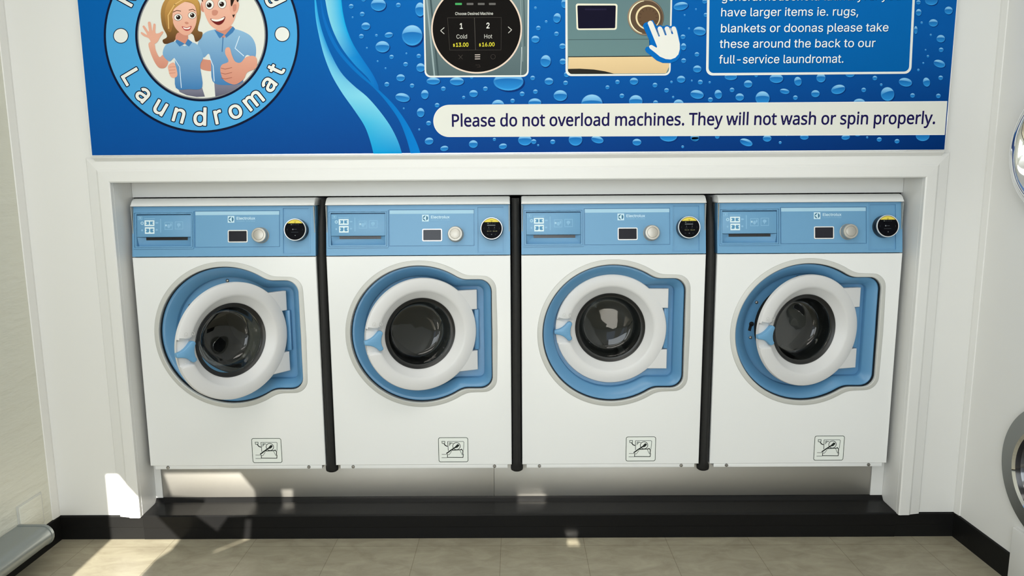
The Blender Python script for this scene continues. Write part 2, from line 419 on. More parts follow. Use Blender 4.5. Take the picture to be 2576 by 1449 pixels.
# ------------------------------------------------------------------ flat printing (stickers, posters, screens)
GLYPHS_I = " 265/|$631/286,-108 281,-101 280,-17 219,-5 182,8 143,29 112,54 94,75 65,126 54,162 50,190 52,196 146,198 152,192 165,146 178,126 194,111 214,97 236,87 276,77 281,80 280,326 200,356 154,379 122,404 93,439 82,465 74,489 69,536 73,570 84,602 103,636 125,662 157,688 193,708 234,723 279,732 282,826 289,830 342,830 349,822 350,735 409,723 449,708 486,686 512,665 537,636 555,606 567,570 571,542 569,535 563,531 477,532 471,539 464,570 451,590 436,605 399,629 352,640 349,637 349,409 353,404 444,376 484,356 519,332 539,312 563,279 579,229 581,183 577,152 568,122 549,87 522,54 497,33 460,13 413,-5 352,-15 349,-18 348,-105 342,-109/353,76 406,90 446,115 475,153 485,195 477,236 453,264 419,286 353,308 349,305 349,79/275,427 281,430 281,637 277,640 233,628 203,608 175,572 167,532 170,506 176,490 199,465 236,441|,265/54,-172 50,-168 51,-158 92,100 100,105 193,104 197,97 123,-168 116,-173|-641/162,262 157,270 157,341 162,348 473,349 481,344 481,270 476,262|.265/127,-9 103,-3 78,19 68,39 66,64 74,91 86,106 106,120 136,127 164,120 184,106 202,76 204,51 202,39 191,19 173,1 154,-8|0641/316,-14 267,-8 220,8 177,34 146,65 119,104 92,165 71,252 65,299 64,384 69,458 92,554 117,611 143,649 177,684 221,713 267,728 321,734 374,728 411,716 433,705 457,689 494,657 523,612 550,551 571,464 576,412 576,307 571,255 547,159 523,107 494,64 457,30 420,7 371,-8/304,77 350,77 379,87 409,109 430,134 450,168 472,244 482,345 475,461 463,515 448,557 422,595 406,614 387,628 353,642 327,646 287,642 260,632 234,613 212,587 192,552 178,514 166,467 159,388 161,304 166,252 179,202 194,164 211,132 240,103 260,88 287,78|1641/108,-4 103,4 103,74 108,81 293,81 296,85 296,624 293,627 123,504 118,511 118,604 278,723 390,724 395,716 395,85 398,81 553,81 558,74 557,1 550,-4|2641/91,-4 86,4 88,69 396,402 436,464 448,508 448,546 441,572 433,589 416,610 396,625 366,639 307,646 270,639 247,630 213,602 191,564 185,536 184,515 180,509 94,508 89,515 92,552 101,589 115,621 141,658 168,684 201,705 240,722 321,734 396,722 434,707 463,688 492,661 513,634 531,596 541,562 543,529 542,501 531,455 517,422 473,358 372,242 225,86 550,84 555,76 554,1 547,-4|3641/299,-14 246,-7 193,8 152,28 124,49 94,81 77,111 64,145 58,185 66,192 154,190 159,185 163,162 171,142 197,110 233,88 286,76 334,76 379,87 409,101 427,116 443,135 459,172 461,219 451,259 427,298 390,326 360,336 300,346 226,346 218,354 220,427 399,632 100,635 95,642 96,719 103,724 526,724 531,717 529,649 325,418 327,415 393,409 437,394 473,374 508,342 526,319 545,282 558,242 559,194 557,167 547,131 527,92 503,60 472,34 437,13 396,-2 354,-11|6641/313,-14 273,-9 227,5 176,34 143,64 115,104 99,144 88,198 88,264 107,334 149,419 350,718 360,724 451,724 458,719 454,711 265,437 328,449 373,446 410,436 444,423 481,397 503,375 523,348 541,305 553,247 552,181 541,141 525,102 501,68 474,40 440,16 400,0 363,-10/306,74 343,74 368,81 391,92 413,107 442,147 451,169 458,199 458,247 451,277 428,318 410,339 388,354 371,362 338,370 293,369 247,352 213,322 201,305 182,251 183,192 198,148 210,128 230,106 250,92 277,80|A678/23,-4 19,1 22,11 280,719 288,724 390,724 405,694 658,1 650,-4 562,-4 556,-2 482,197 198,197 189,185 123,-1 116,-4/228,286 448,286 451,289 406,414 338,625 282,449 226,291|C721/367,-14 332,-11 292,-3 246,13 193,44 147,84 95,161 75,212 55,304 52,369 55,415 62,458 76,511 100,565 119,598 147,635 206,685 250,708 292,723 333,732 380,734 447,727 492,714 543,690 579,663 612,629 638,592 654,559 673,494 666,489 577,489 573,494 567,515 553,545 534,574 489,612 442,632 397,640 339,637 296,625 266,610 233,585 202,549 181,514 163,467 154,415 151,341 154,304 163,254 181,205 202,169 222,145 266,109 300,92 333,84 399,80 427,84 470,98 519,130 551,169 565,199 573,225 577,230 666,230 671,228 673,222 657,168 638,128 601,77 570,50 523,19 482,2 416,-13|D710/86,-4 81,4 82,721 88,724 327,724 370,721 454,702 504,678 550,644 587,604 616,555 630,522 649,458 658,372 656,322 649,264 630,199 616,166 594,129 565,92 523,57 496,39 460,22 416,8 363,-1 320,-4/183,85 301,84 356,89 407,101 446,117 481,142 511,176 532,212 547,255 558,308 559,332 558,414 547,466 532,511 513,545 483,578 448,603 411,619 361,631 310,636 184,636 181,632 181,88|E591/86,-4 81,4 82,721 88,724 527,723 531,716 531,644 526,636 184,636 181,632 181,412 183,409 498,409 506,401 506,328 501,321 183,319 181,88 184,84 530,84 535,76 533,-1 527,-4|H730/86,-4 81,4 82,721 88,724 173,724 180,719 181,416 183,414 547,413 551,416 551,719 558,724 647,723 651,716 649,-1 643,-4 558,-4 551,1 551,321 548,324 184,324 181,321 180,1 173,-4|I424/45,-4 40,4 40,76 43,83 159,84 162,88 162,632 159,636 43,637 40,644 40,719 47,724 380,724 385,716 385,644 382,637 267,636 264,632 264,88 267,84 382,83 385,76 385,1 377,-4|L556/86,-4 81,4 81,716 88,724 173,724 181,716 181,88 184,84 510,84 515,76 515,4 507,-4|M888/86,-4 81,4 83,722 88,724 211,724 219,719 395,266 446,121 494,266 669,719 677,724 805,722 808,716 806,-2 800,-4 717,-4 709,4 710,574 706,571 647,405 489,2 480,-4 408,-4 399,2 351,122 234,416 177,576 176,4 168,-4|N740/86,-4 81,4 82,721 88,724 190,724 196,722 490,259 561,138 561,716 568,724 656,723 659,716 658,-1 651,-4 550,-4 544,-2 291,394 177,586 175,576 181,454 181,4 173,-4|R635/86,-4 81,4 81,719 88,724 338,724 387,720 430,712 471,696 503,675 533,649 555,615 571,578 579,542 582,479 571,418 555,381 537,354 504,324 453,295 451,291 608,4 608,-1 601,-4 503,-4 496,-1 346,275 184,276 181,272 180,1 173,-4/183,365 361,366 397,372 423,383 443,396 469,426 478,452 483,482 483,514 478,545 469,571 456,591 420,618 361,634 183,635 181,368|S631/304,-16 266,-14 217,-5 169,15 123,44 89,81 68,117 56,151 50,192 57,199 147,198 152,192 165,145 187,117 210,100 232,89 260,80 292,74 344,74 407,90 444,114 474,151 484,182 484,209 477,237 454,263 413,288 252,337 203,355 159,376 120,405 103,425 91,442 75,484 69,522 73,569 84,602 98,628 129,666 166,693 194,708 227,721 277,732 326,734 366,732 407,723 434,714 483,688 510,666 536,638 555,605 568,567 569,534 563,530 477,531 472,538 463,572 449,592 424,615 392,632 360,640 327,644 293,643 262,638 226,624 200,606 186,589 174,569 168,542 168,521 175,492 202,463 234,442 302,418 437,379 486,356 509,341 534,318 563,281 579,229 581,184 578,158 568,121 549,88 527,59 496,32 454,10 414,-5 369,-14|T634/273,-4 268,4 268,632 265,636 46,636 41,644 42,719 49,724 589,724 594,716 594,644 589,636 372,636 368,632 368,4 360,-4|U731/353,-15 311,-13 264,-2 220,16 188,35 171,47 141,77 117,112 95,155 85,198 81,241 81,719 86,724 106,724 171,724 179,719 179,254 183,217 197,175 219,138 237,120 266,100 294,88 326,80 367,78 406,80 437,88 467,100 494,119 509,134 531,164 548,217 552,252 553,719 560,724 646,724 651,717 651,239 646,198 635,154 616,111 587,73 556,44 517,19 468,-2 426,-12|Y666/288,-4 283,4 282,294 20,721 26,724 126,724 132,722 274,491 335,381 387,479 535,721 542,724 642,724 646,718 642,709 385,295 383,1 376,-4|a550/219,-16 165,-9 132,3 103,20 78,44 51,85 41,119 38,157 47,208 57,229 75,252 106,275 132,288 186,304 345,327 370,335 382,345 386,362 380,404 364,432 337,452 322,458 277,464 229,458 202,447 164,417 142,384 65,405 57,409 55,415 68,444 87,469 127,506 163,526 210,540 259,547 345,539 385,526 426,499 452,467 472,424 481,361 480,1 473,-4 392,-3 388,4 388,64 385,66 347,22 316,3 280,-10/220,69 269,70 299,77 336,97 355,115 375,147 383,171 387,198 386,260 383,261 365,253 326,244 246,233 190,221 162,205 149,194 135,164 135,135 141,115 155,95 172,83 200,72|b600/310,-15 266,-8 223,14 195,38 166,77 162,75 162,4 159,-2 79,-4 71,1 71,717 76,724 157,724 164,719 166,461 169,461 193,494 233,526 250,535 307,547 371,543 404,534 441,516 481,482 503,457 527,417 543,371 554,319 556,269 554,215 537,145 527,117 506,79 477,44 447,21 411,2 367,-13/295,72 339,73 367,81 390,95 412,115 432,144 444,169 453,197 459,241 459,294 454,334 430,397 411,422 370,451 341,460 311,463 283,460 253,451 230,438 209,418 192,395 180,369 172,342 165,302 165,232 172,194 191,142 211,114 234,94 257,81|c559/286,-15 242,-10 190,6 159,23 132,44 102,75 77,117 59,162 48,212 44,269 48,318 58,367 69,397 99,452 126,482 163,512 205,534 257,546 322,547 367,538 392,528 426,511 452,493 471,475 494,442 515,391 509,387 429,367 424,371 408,405 384,432 342,455 293,463 263,460 232,450 216,441 187,415 172,394 156,362 149,337 142,298 141,249 148,198 158,162 183,121 212,94 239,80 285,70 343,78 380,96 409,128 426,165 430,169 506,151 517,144 504,108 484,75 465,52 433,25 409,10 367,-6 323,-14|d600/266,-15 235,-13 203,-3 153,21 120,49 96,78 78,109 56,165 45,231 45,305 58,372 73,412 94,452 126,489 159,516 197,534 229,544 295,547 335,541 356,533 399,503 432,460 435,460 436,719 443,724 526,724 531,717 530,1 523,-4 442,-3 438,4 438,74 435,76 410,42 392,24 360,3 332,-9 307,-14/272,72 316,73 345,81 367,94 390,112 408,139 420,167 430,201 437,257 435,298 427,347 419,374 400,407 377,432 347,451 323,459 290,463 260,460 230,451 209,438 187,418 168,392 156,367 147,328 141,284 142,234 149,195 160,162 173,135 200,103 225,85 256,74|e570/292,-15 250,-11 197,3 159,23 130,44 111,65 77,117 59,162 48,212 44,274 48,322 72,405 97,451 123,481 160,511 202,532 243,544 306,547 357,539 407,520 449,490 479,457 495,432 520,364 528,319 530,242 522,234 143,233 142,217 149,179 158,154 172,131 200,101 217,89 242,78 272,72 297,70 317,70 356,78 377,88 400,106 413,119 433,152 510,135 519,129 511,102 494,74 475,50 432,18 405,3 367,-9 336,-14/143,318 427,317 431,322 417,381 382,430 367,442 345,454 319,460 289,463 235,453 209,440 192,426 158,381 142,329|f358/115,-4 110,4 110,455 106,459 8,460 4,466 5,535 12,540 109,542 111,636 118,662 133,691 168,725 196,741 241,753 266,754 322,748 343,741 347,736 323,661 318,659 299,664 269,666 235,659 221,648 212,635 206,608 206,544 209,540 319,540 325,537 327,466 319,459 209,459 206,455 205,1 198,-4|g601/285,-217 216,-210 157,-189 135,-176 101,-146 82,-123 70,-96 143,-55 193,-106 237,-127 267,-132 310,-132 335,-130 367,-119 401,-99 418,-80 430,-50 435,-16 435,86 432,87 407,54 379,30 339,12 303,4 237,5 199,14 157,35 127,56 96,91 80,116 56,171 47,217 44,260 47,324 56,370 76,419 102,461 129,491 155,512 197,534 237,545 276,548 306,546 336,540 366,528 397,506 436,460 438,533 441,539 526,540 531,533 531,-13 528,-54 519,-91 499,-129 477,-156 443,-180 416,-195 379,-207 336,-215/281,89 312,89 346,97 372,110 391,127 407,149 422,176 430,201 437,247 437,299 431,337 420,373 407,400 389,423 360,445 326,458 299,462 265,461 235,453 209,439 187,419 167,390 149,343 140,274 149,203 172,147 190,126 225,101 253,92|h580/76,-4 71,4 71,716 79,724 157,724 165,716 166,466 169,465 186,491 210,513 246,533 291,546 343,547 389,538 424,522 464,488 486,455 500,421 509,348 509,4 501,-4 423,-4 416,1 415,331 410,374 398,406 384,426 361,445 334,456 294,461 249,454 214,435 187,406 172,374 165,321 164,1 157,-4|i235/76,-4 71,4 71,532 79,540 157,540 165,532 165,4 157,-4/106,623 89,630 71,644 58,664 54,684 63,714 74,727 102,742 120,745 149,737 167,724 180,701 182,676 173,651 153,632 129,623|k538/76,-4 71,4 71,716 79,724 157,724 165,716 167,305 189,324 399,538 504,540 510,536 510,532 491,511 291,305 528,1 521,-4 414,-3 217,244 165,195 164,1 157,-4|l267/187,-7 156,-3 126,9 104,24 85,49 74,85 71,114 71,716 79,724 157,724 165,716 165,121 173,92 183,83 194,79 237,80 243,77 260,8 256,0 229,-6|m861/76,-4 71,4 71,532 74,539 159,538 162,532 164,463 185,494 219,522 261,543 297,550 346,546 386,531 407,515 429,489 449,454 475,489 510,519 560,542 601,550 649,549 681,540 726,516 754,488 769,465 783,432 792,368 792,4 789,-3 706,-4 698,1 698,358 693,395 682,421 664,441 644,453 621,461 596,463 550,457 523,443 493,411 480,375 478,352 477,1 470,-4 386,-2 384,4 384,369 380,398 369,421 339,449 313,459 280,463 241,457 211,441 190,419 172,385 165,336 164,1 157,-4|n579/76,-4 71,4 72,536 79,540 159,538 162,532 164,461 186,491 213,515 246,533 279,543 310,547 357,546 389,538 424,522 464,488 486,455 500,421 506,384 509,348 508,-1 501,-4 423,-4 416,1 415,331 410,374 398,406 384,426 361,445 334,456 294,461 249,454 214,435 187,406 172,374 165,321 164,1 157,-4|o587/286,-15 242,-10 190,6 159,23 132,44 102,75 77,117 59,162 48,212 44,269 48,318 59,369 78,418 99,452 114,469 163,512 200,532 246,544 305,547 340,544 385,533 427,511 459,486 482,459 511,414 529,368 541,315 544,264 541,215 529,164 504,105 489,81 462,49 427,21 382,0 340,-11/281,71 313,72 353,81 377,95 400,115 418,139 432,169 440,197 447,244 447,287 440,334 429,367 414,397 392,424 356,450 329,459 293,463 259,459 232,450 203,432 183,411 156,362 142,298 140,267 142,234 155,174 167,145 183,121 200,103 230,83|p600/76,-206 71,-199 71,536 79,541 159,538 162,533 162,460 166,457 201,502 236,528 264,540 294,546 327,548 364,545 410,532 444,514 476,488 496,464 528,414 543,371 554,318 556,268 554,216 543,163 526,116 504,77 482,50 463,33 443,18 409,1 361,-14 303,-15 269,-9 246,1 204,28 169,74 166,74 164,-202 157,-207/305,71 340,73 370,82 389,94 414,117 430,141 444,170 453,197 459,241 459,294 454,333 444,366 430,397 412,421 371,450 344,459 321,462 286,461 256,453 233,440 211,420 193,397 180,368 172,343 165,303 165,231 169,206 180,166 196,134 219,106 251,83 277,74|r366/76,-4 71,4 71,535 79,540 159,539 162,532 162,472 166,469 173,482 191,504 213,522 237,535 279,547 343,547 348,539 348,459 345,454 340,452 293,457 249,450 229,443 194,415 174,384 166,356 165,334 164,1 157,-4|s516/240,-15 196,-10 164,-2 130,13 109,28 85,51 65,78 53,105 48,134 54,138 133,155 157,108 182,86 203,77 230,70 287,70 334,86 362,108 370,125 374,144 368,174 353,192 320,209 209,237 163,252 124,271 99,292 78,321 65,359 64,408 72,439 90,474 133,513 190,538 227,546 302,546 334,539 360,530 386,516 412,497 426,482 449,445 461,409 454,405 379,389 351,434 322,456 294,464 266,467 237,464 212,458 193,448 169,425 161,412 158,391 164,364 180,345 207,331 367,288 410,266 435,245 457,217 469,178 471,129 462,94 446,67 423,40 402,24 369,5 333,-7 297,-14|t321/231,-9 192,-5 159,6 128,27 105,56 92,89 87,134 87,455 83,459 12,459 5,464 4,532 7,538 83,540 87,544 87,662 92,669 175,670 181,666 183,544 185,541 285,540 292,535 293,466 289,460 186,459 183,455 183,128 187,102 196,89 219,77 258,76 282,80 287,78 292,69 305,6 301,-1 283,-6|u580/250,-11 193,-2 161,12 139,27 114,52 97,76 80,118 72,155 71,179 71,535 76,539 96,540 157,540 164,535 165,205 168,165 184,126 198,108 219,91 247,79 286,75 306,76 327,81 366,101 387,124 407,162 414,189 415,216 416,535 423,540 504,539 509,532 509,1 501,-4 421,-3 418,4 418,72 414,75 396,48 360,17 331,3 299,-8|v550/230,-4 222,11 21,536 28,540 116,540 123,535 239,216 276,105 313,222 427,535 435,540 523,539 527,535 526,528 324,1 316,-4|y550/120,-209 73,-203 63,-196 82,-123 89,-118 143,-122 162,-116 178,-105 193,-86 202,-69 226,-2 21,537 28,541 115,541 124,534 236,224 272,111 276,107 312,218 427,536 435,541 523,540 528,536 525,524 278,-116 253,-154 235,-172 210,-189 175,-204 155,-208"
